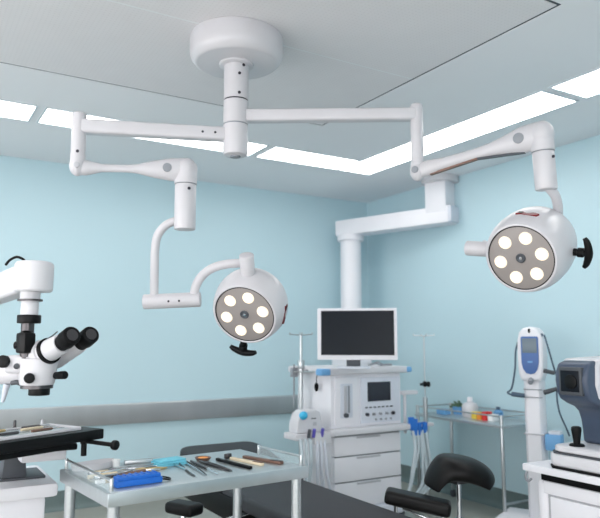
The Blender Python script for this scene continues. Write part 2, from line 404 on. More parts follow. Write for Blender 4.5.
def lamp_head(c, n, start, hang, stub_len, hz, deep, sock):
    """c: middle of the face; n: where it points; start: clock angle of the first bulb; hang: angle of the handle"""
    Zv = n.normalized(); Yv = (Vector((0,0,1))-Zv*Zv.z).normalized(); Xv = Yv.cross(Zv)
    M = Matrix.Translation(c) @ Matrix((Xv, Yv, Zv)).transposed().to_4x4()
    def w(x, y, z): return M @ Vector((x, y, z))
    def rad(a, r, z): return w(r*math.cos(a), r*math.sin(a), z)
    PROF = [(.1445,-.012),(.1445,.003),(.148,.006),(.154,.004),(.160,-.006),(.168,-.03),(.175,-.06),(.179,-.095),(.179,-.135),(.174,-.175),(.163,-.21),(.144,-.238),(.112,-.257),(.06,-.266),(0,-.268)]
    PROF = [(r_, z_ if z_ > -.07 else -.07+(z_+.07)*deep) for r_, z_ in PROF]
    h = MB().lathe(PROF, M, 72).build('lamp_head', 'enamel', lamp)
    MB().lathe([(0,-.012),(.1445,-.012),(.1445,-.002),(.1405,.0),(0,.0)], M, 64).build('lens_plate', 'lens_grey', h)
    MB().lathe([(.1405,-.001),(.1447,-.001),(.1447,.0035),(.1405,.002)], M, 64).build('lens_rim', 'black_rubber', h)
    MB().lathe([(0,-.001),(.021,-.001),(.021,.004),(.017,.006),(.013,.003),(0,.002)], M, 24).build('camera_port', 'dark_grey', h)
    MB().lathe([(0,.002),(.009,.002),(.007,.006),(0,.007)], M, 16).build('camera_lens', 'chrome', h)
    for k in range(6):
        a = PI/2-R(start)-k*PI/3; q = M @ Matrix.Translation((.0935*math.cos(a), .0935*math.sin(a), 0))
        MB().lathe([(0,-.001),(.0285,-.001),(.0285,.002),(.026,.004),(.0225,.0035),(0,.003)], q, 28).build('lamp_bulb', 'led_cup', h)
        MB().lathe([(0,.003),(.0225,.0034),(.0215,.005),(.012,.0062),(0,.0066)], q, 28).build('lamp_bulb', 'led_glass', h)
    a = R(hang)
    t = Vector((-math.sin(a), math.cos(a), 0))
    hd = MB()
    hd.cyl(rad(a, .16, hz), rad(a, .232, hz), .0175, .0145, n=16)
    hd.cyl(rad(a, .195, hz), rad(a, .221, hz), .021, n=16, bev=.003)
    def hp(u, rr): return w(rr*math.cos(a)+t.x*u, rr*math.sin(a)+t.y*u, hz)
    hd.tube([hp(-.066,.222), hp(-.05,.231), hp(-.025,.238), hp(0,.240), hp(.025,.238), hp(.05,.231), hp(.066,.222)], [.009,.0135,.016,.018,.016,.0135,.009], n=14)
    hd.build('handle', 'black_plastic', h)
    # arm socket opposite the handle
    b = R(sock)
    MB().cyl(rad(b, .13, -.085), rad(b, .17+stub_len, -.085), .0345, n=28, bev=.004).build('arm_socket', 'enamel', h)
    sk = rad(b, .17+stub_len*.6, -.085)+vd*.034
    # maker's emblem: a small red leaf shape with a dark tip
    e = a+R(90); er = .1745
    Me = M @ Matrix.Rotation(e, 4, 'Z') @ Matrix.Translation((er, 0, -.085)) @ Matrix.Rotation(PI/2, 4, 'Y')
    out = [(-.012,-.030),(.000,-.034),(.008,-.022),(.011,-.006),(.009,.010),(.015,.018),(.011,.030),(.001,.026),(-.005,.033),(-.008,.016),(-.014,.004),(-.014,-.016)]
    Me = Me @ Matrix.Diagonal((1.6,1.5,1,1))
    MB().prism(out, -.006, .0030, Me).build('emblem', 'emblem_red', h)
    MB().prism([(.004,.012),(.011,.020),(.010,.028),(.001,.024),(-.004,.030),(-.007,.016)], -.004, .0042, Me).build('emblem', 'black_plastic', h)
    return h
lamp_head(Vector((-2.917, -2.942, 1.479)), camdir(-.24,-.42,.87), 22, 254, .10, -.035, .72, 83)
lamp_head(RC, camdir(-.60,-.32,.735), 24, -11, .115, -.14, 1.3, 171)

# ------------------------------------------------------------------ ceiling pendant behind the monitor
pa = Vector((-0.1058, -1.273, 2.485)); pb = Vector((-0.4363, -0.3042, 2.485)); pa.z = pb.z = 0
pen = thing('ceiling_pendant', 'white ceiling pendant with square drop, box arm and round column behind the monitor', 'ceiling pendant', (pa.x, pa.y, H))
pd = (pb-pa).normalized(); prz = math.atan2(pd.y, pd.x)
MB().lathe([(0,2.849),(.17,2.849),(.17,2.80),(.16,2.79),(0,2.79)], Matrix.Translation((pa.x, pa.y, 0)), 40).build('ceiling_flange', 'enamel', pen)
MB().box((pa.x, pa.y, 2.66), (.21,.21,.30), rz=prz, bev=.012).build('drop_column', 'plastic_white', pen)
a2 = pa-pd*.12; b2 = pb+pd*.12
MB().bar((a2.x, a2.y, 2.485), (b2.x, b2.y, 2.485), .20, .155, bev=.012, hint=(0,0,1)).build('box_arm', 'plastic_white', pen)
MB().box((a2.x-pd.x*.01, a2.y-pd.y*.01, 2.49), (.04,.19,.145), rz=prz, bev=.01).build('end_cap', 'plastic_cool', pen)
MB().lathe([(0,2.41),(.135,2.41),(.135,2.36),(.125,2.35),(0,2.35)], Matrix.Translation((pb.x, pb.y, 0)), 40).build('collar', 'plastic_white', pen)
MB().cyl((pb.x, pb.y, 2.36), (pb.x, pb.y, 1.15), .104, n=40).build('round_column', 'plastic_white', pen)
MB().box((pb.x, pb.y, 1.0), (.3,.28,.36), bev=.02).build('service_head', 'plastic_white', pen)

# ------------------------------------------------------------------ anaesthesia workstation
MX0, MX1, MY = -1.545, -.885, -1.60
mw = MX1-MX0; mx = (MX0+MX1)/2; MYB = -1.12
ws = thing('anaesthesia_machine', 'white anaesthesia workstation with three drawers, small dark display and blue tipped top shelf', 'anaesthesia machine', (mx, (MY+MYB)/2, 0))
def mbox(x0, x1, y0, y1, z0, z1, bev=.006): return MB().box(((x0+x1)/2, (y0+y1)/2, (z0+z1)/2), (x1-x0, y1-y0, z1-z0), bev=bev)
mbox(MX0+.015, MX1-.015, MY+.02, MYB, .13, .665).build('lower_cabinet', 'plastic_white', ws)
mbox(MX0-.02, MX1+.02, MY-.05, MYB+.02, .05, .13, .02).build('plinth', 'plastic_cool', ws)
for dx in (.03, mw-.03):
    for yy in (MY, MYB-.03):
        MB().cyl((MX0+dx-.012, yy, .05), (MX0+dx+.012, yy, .05), .05, n=20, bev=.006).build('caster', 'dark_grey', ws)
for z0, z1 in ((.51,.648),(.325,.500),(.135,.315)):
    d = mbox(MX0+.02, MX1-.02, MY-.012, MY+.02, z0, z1, .005).build('drawer', 'plastic_white', ws)
    h = MB().box((mx, MY-.014, z1-.012), (.22,.008,.014), bev=.003).build('handle', 'enamel_grey', d)
    MB().box((mx, MY-.004, z1+.004), (mw-.06,.012,.006)).build('shadow_gap', 'mid_grey', d)
mbox(MX0-.045, MX1+.04, MY-.07, MYB, .665, .712, .014).build('work_surface', 'plastic_shell', ws)
mbox(MX0, MX1, MY-.0, MYB, .712, 1.105, .01).build('upper_housing', 'plastic_white', ws)
top = mbox(MX0-.075, MX1+.05, MY-.04, MYB+.03, 1.105, 1.155, .014).build('top_shelf', 'plastic_shell', ws)
mbox(MX0-.115, MX0-.03, MY-.05, MY+.03, 1.100, 1.150, .014).build('shelf_grip', 'blue_soft', top)
mbox(MX1+.03, MX1+.085, MY-.045, MY+.03, 1.108, 1.15, .014).build('shelf_grip', 'blue_soft', top)
# left gas panel
gpn = mbox(MX0+.03, MX0+.235, MY-.012, MY+.01, .735, 1.085, .008).build('gas_panel', 'plastic_white', ws)
mbox(MX0+.075, MX0+.185, MY-.018, MY-.005, .785, 1.035, .006).build('flow_window', 'plastic_cool', gpn)
mbox(MX0+.105, MX0+.13, MY-.026, MY-.012, .82, 1.02, .005).build('flow_tube', 'enamel_grey', gpn)
mbox(MX0+.14, MX0+.158, MY-.022, MY-.012, .82, 1.02, .004).build('flow_scale', 'mid_grey', gpn)
MB().cyl((MX0+.118, MY-.012, .805), (MX0+.118, MY-.040, .805), .017, n=20, bev=.003).build('flow_knob', 'dark_grey', gpn)
# right control panel
cp = mbox(MX0+.265, MX1-.02, MY-.014, MY+.01, .735, 1.075, .008).build('control_panel', 'plastic_cool', ws)
mbox(MX0+.325, MX0+.545, MY-.02, MY-.006, .895, 1.04, .004).build('display', 'screen_dark', cp)
for k in range(7):
    mbox(MX0+.30+k*.040, MX0+.322+k*.040, MY-.021, MY-.010, .846, .856, .002).build('key', 'dark_grey', cp)
for k, m_ in enumerate(('screw','mid_grey','mid_grey','mid_grey','screw')):
    MB().cyl((MX0+.315+k*.062, MY-.010, .800), (MX0+.315+k*.062, MY-.036, .800), .013 if m_ == 'screw' else .010, n=18, bev=.003).build('control_knob', m_, cp)
for k in range(4):
    MB().cyl((MX0+.40+k*.048, MY-.010, .758), (MX0+.40+k*.048, MY-.022, .758), .008, n=14).build('button', 'mid_grey', cp)
# left tray bracket with hoses
LTX0, LTX1 = MX0-.335, MX0-.055
lt = mbox(LTX0, LTX1, MY-.06, MY+.12, .655, .700, .012).build('side_tray', 'plastic_shell', ws)
mbox(LTX0+.14, LTX1-.0, MY-.085, MY-.055, .625, .70, .01).build('socket_block', 'plastic_shell', lt)
mbox(MX0-.06, MX0+.03, MY-.01, MY+.06, .655, .70, .008).build('tray_bracket', 'plastic_shell', lt)
for dx, m_ in ((.095,'dark_grey'),(.135,'purple'),(.205,'purple')):
    MB().cyl((LTX0+dx, MY-.075, .675), (LTX0+dx, MY-.092, .735), .012, n=14, bev=.003).build('hose_plug', m_, lt)
def hose(pts, r, m_, parent=ws): MB().tube(pts, r, n=10).build('hose', m_, parent)
for dx, end in ((.03,-.01),(.07,.02),(.105,.0),(.16,.03),(.19,.05),(.225,.08)):
    x = LTX0+dx
    hose([(x, MY-.072, .67), (x+.004, MY-.085, .56), (x+end*.3, MY-.075, .40), (x+end, MY-.05, .26), (x+end+.04, MY-.02, .14)], .0115, 'hose_clear' if dx < .12 else 'plastic_cool')
# right bracket: post, blue clips and white hoses
RX = MX1
rb = MB(); rb.box((RX+.085, MY+.02, .945), (.17,.06,.03), bev=.008)
rb.cyl((RX+.055, MY+.02, .93), (RX+.055, MY+.02, .63), .013, n=14); rb.box((RX+.145, MY-.02, .690), (.31,.05,.026), bev=.006)
rbo = rb.build('hose_bracket', 'plastic_shell', ws)
for x, z0, z1, w_ in ((.062,.66,.76,.04),(.095,.615,.745,.045),(.140,.615,.715,.035),(.195,.63,.715,.045)):
    MB().box((RX+x, MY-.045, (z0+z1)/2), (w_,.035,z1-z0), bev=.008).build('hose_clip', 'blue_clip', rbo)
for x, bow in ((.075,-.03),(.11,-.06),(.145,.02),(.165,.05),(.205,.06)):
    hose([(RX+x, MY-.05, .655), (RX+x+.01, MY-.06, .52), (RX+x+bow*.6, MY-.06, .38), (RX+x+bow, MY-.04, .24), (RX+x+bow*.2-.05, MY, .13)], .0125, 'hose_clear')
# rail arm reaching from the shelf to the drip stand
IV1 = Vector((-1.641, -1.331, 1.131))
MB().tube([(IV1.x-.06, IV1.y, 1.115), (IV1.x+.0, IV1.y-.03, 1.12), (MX0-.06, MY+.05, 1.125)], .008, n=10).build('side_rail', 'steel', ws)
# monitor on the workstation
MC = Vector((-1.478, -1.843, 1.403))
mon = thing('monitor', 'wide flat monitor with white frame and black screen on the anaesthesia workstation', 'monitor', (MC.x+.0, MC.y+.13, 1.155))
nv = Vector((-4.3-MC.x, -5.76-MC.y, 0)).normalized(); nv.rotate(Quaternion((0,0,1), R(-3)))
sx = Vector((0,0,1)).cross(nv)
MM = Matrix.Translation(MC) @ Matrix((sx, Vector((0,0,1)), nv)).transposed().to_4x4()
MR = Matrix((sx, Vector((0,0,1)), nv)).transposed()
def mloc(x, y, z): return MM @ Vector((x, y, z))
MB().box(mloc(0,0,-.02), (.575,.372,.04), M=MR, bev=.008).build('casing', 'plastic_white', mon)
MB().box(mloc(.003,.008,.001), (.525,.318,.004), M=MR).build('screen', 'screen_off', mon)
MB().box(mloc(0,0,-.055), (.3,.22,.05), M=MR, bev=.02).build('rear_housing', 'plastic_white', mon)
zb = 1.155-MC.z
MB().bar(mloc(-.03,-.10,-.06), mloc(-.03,zb+.012,-.06), .10, .03, bev=.006, hint=tuple(nv)).build('neck', 'dark_grey', mon)
MB().box(mloc(-.03,zb+.008,-.05), (.24,.016,.17), M=MR, bev=.005).build('foot', 'plastic_cool', mon)
cbt = MB(); zt = 1.157
cbt.tube([(mx+.06, MY+.06, zt+.008), (mx+.12, MY+.03, zt+.022), (mx+.17, MY+.05, zt+.006), (mx+.22, MY+.02, zt+.012), (mx+.29, MY+.06, zt+.008)], .007, n=8)
cbt.tube([(mx+.10, MY+.08, zt+.008), (mx+.16, MY+.07, zt+.03), (mx+.21, MY+.06, zt+.01), (mx+.27, MY+.03, zt+.008)], .006, n=8)
single(cbt, 'cable', 'mid_grey', (mx+.17, MY+.05, zt), 'loose grey cable coiled on the top shelf right of the monitor foot', 'cable')

# white drug pump box on the side tray
bxc = (LTX0+.13, MY+.03, .7005)
pb_ = thing('suction_unit', 'small white device with a blue round cap on the side tray of the workstation', 'device', bxc)
out = [(-.105,0),(.105,0),(.102,.10),(.088,.145),(.06,.158),(-.04,.158),(-.075,.135),(-.10,.07)]
MB().prism(out, -.06, .06, Matrix.Translation(bxc) @ Matrix.Rotation(PI/2, 4, 'X'), bev=.012, seg=3).build('housing', 'plastic_shell', pb_)
MB().ball((bxc[0]-.050, bxc[1]-.06, bxc[2]+.125), (.034,.026,.03), 18).build('cap', 'sky_cap', pb_)
MB().box((bxc[0]+.045, bxc[1]-.062, bxc[2]+.062), (.03,.006,.026), bev=.003).build('badge', 'enamel_grey', pb_)
MB().box((bxc[0]+.035, bxc[1]-.061, bxc[2]+.10), (.04,.005,.008), bev=.002).build('badge', 'dark_grey', pb_)
MB().cyl((LTX1-.0, MY+.0, .70), (LTX1-.0, MY+.0, .775), .014, n=14, bev=.004)
sm = MB().box((LTX1-.02, MY+.06, .737), (.03,.03,.074), bev=.005)
single(sm, 'bottle', 'black_plastic', (LTX1-.02, MY+.06, .70), 'small black bottle between the white device and the workstation', 'bottle')

# ------------------------------------------------------------------ drip stands
def drip_stand(p, top, label, clampz, extra=False, br=.10):
    t = thing('drip_stand', label, 'drip stand', (p.x, p.y, 0))
    b = MB()
    for k in range(5):
        a = 2*PI*k/5+.3; e = Vector((p.x+br*math.cos(a), p.y+br*math.sin(a), .075))
        b.bar((p.x, p.y, .09), e, .022, .018, bev=.004)
        b.cyl((e.x, e.y, .075), (e.x, e.y, .045), .006, n=8)
    b.build('base', 'steel', t)
    for k in range(5):
        a = 2*PI*k/5+.3; e = Vector((p.x+br*math.cos(a), p.y+br*math.sin(a), .025))
        MB().cyl((e.x-.01, e.y, .025), (e.x+.01, e.y, .025), .025, n=14, bev=.004).build('caster', 'dark_grey', t)
    zz = clampz
    MB().cyl((p.x, p.y, .08), (p.x, p.y, zz), .019 if not extra else .017, n=16).build('pole', 'steel', t)
    MB().cyl((p.x, p.y, zz), (p.x, p.y, top), .011 if extra else .006, n=12).build('inner_pole', 'steel', t)
    hk = MB()
    for sgn in (-1, 1):
        for dv in (Vector((RT.x, RT.y, 0)), vd):
            L_ = .075 if dv is vd else .085
            hk.tube([(p.x, p.y, top), tuple(Vector((p.x, p.y, top+.004))+dv*sgn*L_*.6), tuple(Vector((p.x, p.y, top+.006))+dv*sgn*L_), tuple(Vector((p.x, p.y, top+.02))+dv*sgn*L_)], .004, n=8)
    hk.build('hook', 'steel', t)
    return t
t1 = drip_stand(IV1, 1.3977, 'steel drip stand behind the side tray left of the workstation', 1.1918, True)
MB().cyl((IV1.x, IV1.y, 1.1613-.02), (IV1.x, IV1.y, 1.1613+.045), .027, n=18, bev=.004).build('collar', 'steel', t1)
q = Vector((-1.686, -1.303, 1.123))
cl = MB().bar((IV1.x, IV1.y, q.z), (q.x, q.y, q.z), .02, .03, bev=.004); cl.cyl((q.x, q.y, q.z-.27), (q.x, q.y, q.z+.05), .007, n=10); cl.box((q.x, q.y, q.z-.01), (.05,.04,.07), bev=.006)
cl.build('side_clamp', 'mid_grey', t1)
q1 = Vector((-1.592, -1.477, 1.12)); q2 = Vector((-1.585, -1.465, 1.008))
MB().tube([(IV1.x, IV1.y, q1.z+.0), ((IV1.x+q1.x)/2, (IV1.y+q1.y)/2, q1.z+.012), tuple(q1), (q1.x, q1.y, q1.z-.05), tuple(q2)], .004, n=8).build('cord', 'dark_grey', t1)
MB().ball(q2, (.017,.017,.034), 14).build('bulb', 'black_rubber', t1)
IV2 = Vector((-0.5404, -1.494, 0.9484))
t2 = drip_stand(IV2, 1.3924, 'thin steel drip stand with a black clamp right of the workstation', 0.8908)
cz = 0.9977
ck = MB().ball((IV2.x, IV2.y, cz), (.022,.022,.026), 14); ck.cyl((IV2.x, IV2.y, cz), tuple(Vector((IV2.x, IV2.y, cz-.004))-Vector((RT.x, RT.y, 0))*.04), .011, n=10); ck.ball(tuple(Vector((IV2.x, IV2.y, cz-.002))+Vector((RT.x, RT.y, 0))*.03), (.018,.018,.024), 12)
ck.build('clamp', 'black_plastic', t2)

# ------------------------------------------------------------------ steel trolley along the right wall
TX0, TX1, TY0, TY1, TZ = -.465, -.045, -2.24, -1.27, .735
tr = thing('steel_trolley', 'long steel rail trolley standing along the blue wall beside the pillar device', 'trolley', ((TX0+TX1)/2, (TY0+TY1)/2, 0))
mbox(TX0, TX1, TY0, TY1, TZ-.022, TZ, .004).build('top_plate', 'steel_table', tr)
for y in (TY0+.018, TY1-.018): MB().cyl((TX0+.018, y, .17), (TX1-.018, y, .17), .009, n=12).build('cross_bar', 'steel', tr)
for x in (TX0+.018, TX1-.018):
    for y in (TY0+.018, TY1-.018):
        MB().cyl((x, y, .06), (x, y, TZ+.07), .0145, n=14, bev=.003).build('leg', 'steel', tr)
        MB().cyl((x-.012, y, .03), (x+.012, y, .03), .03, n=16, bev=.004).build('caster', 'dark_grey', tr)
rl = MB(); z = TZ+.06
for a, b in (((TX0+.018, TY0+.018, z), (TX0+.018, TY1-.018, z)), ((TX1-.018, TY0+.018, z), (TX1-.018, TY1-.018, z)), ((TX0+.018, TY0+.018, z), (TX1-.018, TY0+.018, z)), ((TX0+.018, TY1-.018, z), (TX1-.018, TY1-.018, z))):
    rl.cyl(a, b, .006, n=10)
rl.build('guard_rail', 'steel', tr)
# things on the trolley
def on_trolley(u, y): return Vector((u, y+.17, TZ))
q = on_trolley(-.17, -1.66)
pl = thing('potted_plant', 'small green plant in a pale blue pot on the steel trolley', 'plant', q)
MB().lathe([(0,0),(.040,0),(.052,.062),(.046,.062),(.044,.052),(0,.052)], Matrix.Translation(q), 24).build('pot', 'blue_soft', pl)
lf = MB()
for k in range(46):
    a = random.uniform(0, 2*PI); e = random.uniform(.15, 1.3); L_ = random.uniform(.045, .085)
    d = Vector((math.cos(a)*math.cos(e), math.sin(a)*math.cos(e), math.sin(e)))
    b0 = q+Vector((random.uniform(-.025,.025), random.uniform(-.025,.025), .05))
    lf.tube([b0, b0+d*L_*.5, b0+d*L_*.9-Vector((0,0,.008))], [.003,.011,.002], n=6, squash=.35, res=3)
lf.build('leaves', 'leaf', pl)
q = on_trolley(-.30, -1.62)
mbq = MB().box((q.x, q.y, q.z+.022), (.07,.10,.044), bev=.005); single(mbq, 'box', 'blue_soft', q, 'low pale blue box in front of the plant on the steel trolley', 'box')
q = on_trolley(-.23, -1.86)
bt = thing('bottle', 'white plastic bottle with a narrow cap, tallest item on the steel trolley', 'bottle', q)
MB().lathe([(0,0),(.062,0),(.066,.006),(.066,.085),(.055,.105),(.026,.115),(.024,.122),(0,.122)], Matrix.Translation(q), 28).build('body', 'plastic_shell', bt)
MB().lathe([(0,.122),(.022,.122),(.022,.15),(.018,.156),(0,.157)], Matrix.Translation(q), 20).build('cap', 'plastic_white', bt)
for y, sx_, h_, m_, nm, lb in ((-2.00,.055,.055,'yellow','box','yellow box beside the red one on the steel trolley'),(-2.055,.045,.055,'orange','box','orange box squeezed between yellow and red boxes on the steel trolley'),(-2.11,.05,.065,'red','box','bright red box on the steel trolley'),(-2.175,.06,.05,'paper','box','white cardboard box next to the red box on the steel trolley')):
    q = on_trolley(-.30, y); single(MB().box((q.x, q.y, q.z+h_/2), (.07, sx_*.9, h_), bev=.004), nm, m_, q, lb, 'box', 'small boxes on the steel trolley')
q = on_trolley(-.12, -2.06)
sp = thing('bottle', 'small teal blue bottle at the near end of the steel trolley', 'bottle', q)
MB().lathe([(0,0),(.036,0),(.038,.05),(.02,.066),(0,.066)], Matrix.Translation(q), 20).build('body', 'blue_soft', sp)
MB().lathe([(0,.066),(.016,.066),(.016,.088),(0,.089)], Matrix.Translation(q), 16).build('cap', 'cable_blue', sp)

# ------------------------------------------------------------------ device on a pillar (handheld tonometer stand)
PX_, PY_ = -.375, -2.47
to = thing('pillar_device', 'tall white pillar device with blue and grey display head and side cables', 'medical device', (PX_, PY_, 0))
dv = Vector((-4.3-PX_, -5.76-PY_, 0)).normalized(); dv.rotate(Quaternion((0,0,1), R(-14))); ds = Vector((0,0,1)).cross(dv)
TR = Matrix((ds, dv.cross(ds), dv)).transposed()           # x: right, y: up, z: to the viewer
TM = Matrix.Translation((PX_, PY_, 0)) @ TR.to_4x4()
def tp(x, z, d): return TM @ Vector((x, z, d))
MB().box(tp(-.02,.10,.0), (.50,.045,.42), M=TR, bev=.018, seg=3).build('base', 'plastic_white', to)
for x, d in ((-.22,.16),(.18,.16),(-.22,-.16),(.18,-.16)):
    MB().cyl(tp(x-.012,.036,d), tp(x+.012,.036,d), .036, n=18, bev=.005).build('caster', 'dark_grey', to)
cb_ = MB().prism([(-.066,-.07),(.066,-.07),(.066,.02),(.045,.052),(-.045,.052),(-.066,.02)], .12, 1.10, Matrix.Translation((PX_, PY_, 0)) @ Matrix((ds, -dv, Vector((0,0,1)))).transposed().to_4x4() @ Matrix.Rotation(PI, 4, 'Z') if False else Matrix.Translation((PX_, PY_, 0)) @ Matrix((ds, -dv, Vector((0,0,1)))).transposed().to_4x4() @ Matrix.Diagonal((1,-1,1,1)), bev=.012)
po = cb_.build('pillar', 'plastic_white', to)
for z in (.955, 1.01):
    MB().box(tp(0,z,.02), (.125,.007,.075), M=TR, bev=.003).build('pillar_ring', 'mid_grey', po)
MB().box(tp(0,.70,.0), (.138,.01,.115), M=TR, bev=.003).build('pillar_ring', 'enamel_grey', po)
# head: rounded white shell with an inset display
ho = [(-0.0697,1.07),(0.0697,1.07),(0.0861,1.12),(0.0918,1.24),(0.0886,1.36),(0.0754,1.415),(0.0476,1.445),(0.0000,1.455),(-0.0476,1.445),(-0.0754,1.415),(-0.0886,1.36),(-0.0918,1.24),(-0.0861,1.12)]
hd_ = MB().prism(ho, -.06, .075, TM, bev=.025, seg=4).build('head', 'plastic_white', to)
do = [(-0.0607,1.375),(-0.0541,1.385),(0.0541,1.385),(0.0607,1.375),(0.0607,1.20),(0.0508,1.155),(0.0287,1.125),(0.0000,1.118),(-0.0287,1.125),(-0.0508,1.155),(-0.0607,1.20)]
MB().prism(do, .07, .083, TM, bev=.004).build('display_panel', 'blue_panel', hd_)
MB().prism([(-0.0508,1.268),(0.0508,1.268),(0.0508,1.372),(-0.0508,1.372)], .080, .0855, TM, bev=.003).build('display', 'lcd_grey', hd_)
MB().box(tp(0.0000,1.205,.0835), (.035,.012,.003), M=TR, bev=.001).build('badge', 'blue_soft', hd_)
MB().box(tp(0.0000,1.425,.07), (.016,.03,.02), M=TR, bev=.005).build('sensor', 'black_plastic', hd_)
MB().cyl(tp(0.0000,1.085,.06), tp(0.0000,1.06,.10), .018, n=14, bev=.004).build('probe', 'mid_grey', hd_)
MB().ball(tp(0.0804,1.395,.05), .012, 12).build('cable_plug', 'cable_blue', hd_)
MB().tube([tp(-0.0820,1.36,.05), tp(-0.1025,1.28,.06), tp(-0.1107,1.15,.07), tp(-0.1353,1.02,.08), tp(-.165,.985,.085), tp(-.14,.972,.085), tp(-.10,.968,.08)], .0065, n=10).build('cable', 'cable_blue', to)
MB().cyl(tp(-.14,.976,.085), tp(-.05,.965,.065), .0165, n=14, bev=.006).build('probe_grip', 'cable_blue', to)
MB().tube([tp(.098,1.395,.05), tp(.122,1.30,.05), tp(.15,1.18,.05), tp(.175,1.08,.05), tp(.165,.97,.05), tp(.178,.86,.05), tp(.215,.75,.03), tp(.225,.70,0)], .006, n=10).build('cable', 'cable_blue', to)
MB().cyl(tp(.085,1.145,.06), tp(.16,1.13,.06), .015, n=12, bev=.005).build('cable_clip', 'dark_grey', to)
MB().cyl(tp(.08,.992,.06), tp(.19,1.03,.06), .018, .012, n=12, bev=.005).build('probe_grip', 'dark_grey', to)
bk = MB().box(tp(.125,.65,.0), (.11,.11,.10), M=TR, bev=.012); bk.build('side_basket', 'blue_soft', to)
MB().box(tp(.135,.715,.0), (.08,.025,.08), M=TR, bev=.008).build('basket_lid', 'plastic_cool', to)

# ------------------------------------------------------------------ right desk with drawers and eye examination instrument
DX0, DX1, DY1, DY0, DZ = -1.595, -.98, -3.40, -4.85, .75
dk = thing('instrument_desk', 'white instrument desk with a thick pale top and a drawer unit below', 'desk', ((DX0+DX1)/2, (DY0+DY1)/2, 0))
mbox(DX0, DX1, DY0, DY1, DZ-.034, DZ, .006).build('desk_top', 'plastic_white', dk)
mbox(DX0+.055, DX1-.05, DY0+.05, DY1-.075, .66, .676, .004).build('drawer_cabinet', 'enamel_grey', dk)
cabn = mbox(DX0+.07, DX1-.06, DY0+.06, DY1-.09, .06, .655, .008).build('cabinet_body', 'enamel_grey', dk)
mbox(DX0+.052, DX0+.075, DY0+.06, DY1-.08, .615, .672, .004).build('cabinet_rail', 'plastic_white', dk)
for z0, z1 in ((.40,.605),(.19,.392)):
    d = mbox(DX0+.055, DX0+.08, DY0+.75, DY1-.115, z0, z1, .005).build('drawer', 'plastic_white', dk)
    MB().box((DX0+.054, (DY0+.75+DY1-.115)/2, z1-.075), (.008,.26,.016), bev=.004).build('handle', 'mid_grey', d)
mbox(DX0+.045, DX1-.08, DY0+.1, DY1-.075, .678, .714, .002).build('slide_rail', 'black_plastic', dk)
for x in (DX0+.12, DX1-.1):
    for y in (DY0+.1, DY1-.12):
        MB().cyl((x, y-.012, .035), (x, y+.012, .035), .035, n=16, bev=.005).build('caster', 'dark_grey', dk)
MB().cyl((DX0+.115, DY1-.055, .06), (DX0+.115, DY1-.055, .672), .045, n=24, bev=.025, seg=4).build('lift_column', 'plastic_white', dk)
for y in (DY1-.055, DY0+.06):
    for x in (DX0+.14, DX1-.12):
        MB().cyl((x, y, .0), (x, y, DZ-.03), .016, n=14).build('leg', 'plastic_white', dk)
MB().tube([(DX0+.01, DY1-.02, DZ-.03), (DX0+.005, DY1-.015, DZ-.065), (DX0+.015, DY1-.02, DZ-.085), (DX0+.035, DY1-.025, DZ-.075)], .006, n=8).build('cable_hook', 'mid_grey', dk)

ar = thing('autorefractor', 'white and slate blue eye refractor with joystick on the instrument desk', 'eye instrument', (-1.36, -3.80, DZ))
AY0, AY1 = -3.93, -3.515
bo = [(-1.578,AY0),(-1.15,AY0),(-1.15,AY1),(-1.525,AY1),(-1.578,AY1-.05)]
MB().prism(bo, DZ+.0, DZ+.010, bev=.003).build('foot_pad', 'black_rubber', ar)
MB().prism(bo, DZ+.010, DZ+.070, bev=.022, seg=4).build('base', 'plastic_shell', ar)
MB().prism([(-1.558,AY0+.02),(-1.17,AY0+.02),(-1.17,AY1-.02),(-1.515,AY1-.02),(-1.558,AY1-.06)], DZ+.074, DZ+.108, bev=.026, seg=4).build('slide_carriage', 'plastic_shell', ar)
MB().prism([(-1.568,AY0+.01),(-1.16,AY0+.01),(-1.16,AY1-.01),(-1.518,AY1-.01),(-1.568,AY1-.055)], DZ+.070, DZ+.076).build('slide_gap', 'dark_grey', ar)
jc = Vector((-1.497, -3.649, 0.858))
jy = MB().lathe([(0,0),(.034,0),(.036,.006),(.03,.012),(0,.012)], Matrix.Translation((jc.x, jc.y, DZ+.106)), 24).build('joystick_boot', 'black_rubber', ar)
MB().lathe([(0,0),(.016,0),(.0165,.02),(.022,.06),(.024,.072),(.022,.084),(.015,.088),(0,.089)], Matrix.Translation((jc.x, jc.y, DZ+.112)), 24).build('joystick', 'black_plastic', ar)
# head: overhanging profile, swept along y
HX, HY = -1.565, -3.685
pr = [(0,1.215),(-.008,1.17),(0,1.115),(.022,1.078),(.065,1.056),(.12,1.038),(.155,1.01),(.172,.97),(.18,.92),(.184,.858),(.32,.858),(.30,1.20),(.285,1.245),(.24,1.262),(.06,1.262),(.02,1.25)]
Mx = Matrix.Translation((HX, HY, 0)) @ Matrix(((1,0,0),(0,0,-1),(0,1,0))).to_4x4()
hdh = MB().prism(pr, -.09, .09, Mx, bev=.022, seg=4).build('head', 'slate_blue', ar)
pw = [(.085,1.272),(.055,1.245),(.05,1.15),(.07,1.09),(.11,1.055),(.2,1.03),(.42,1.03),(.42,1.20),(.40,1.26),(.35,1.28)]
MB().prism(pw, -.101, .101, Mx, bev=.022, seg=4).build('rear_shell', 'plastic_shell', ar)
mbox(HX-.012, HX+.02, HY-.066, HY+.062, 1.10, 1.232, .010).build('window_frame', 'dark_grey', hdh)
mbox(HX-.0155, HX+.0, HY-.052, HY+.048, 1.117, 1.217, .004).build('window', 'screen_off', hdh)
MB().cyl((HX-.0145, HY-.01, 1.165), (HX-.021, HY-.01, 1.165), .034, n=24, bev=.003).build('lens_ring', 'black_plastic', hdh)

# ------------------------------------------------------------------ saddle stool with arm pad
SC = Vector((-1.638, -3, 0.6345))
st = thing('saddle_stool', 'black leather saddle stool on a chrome stem with a padded arm rest', 'stool', (SC.x, SC.y, 0))
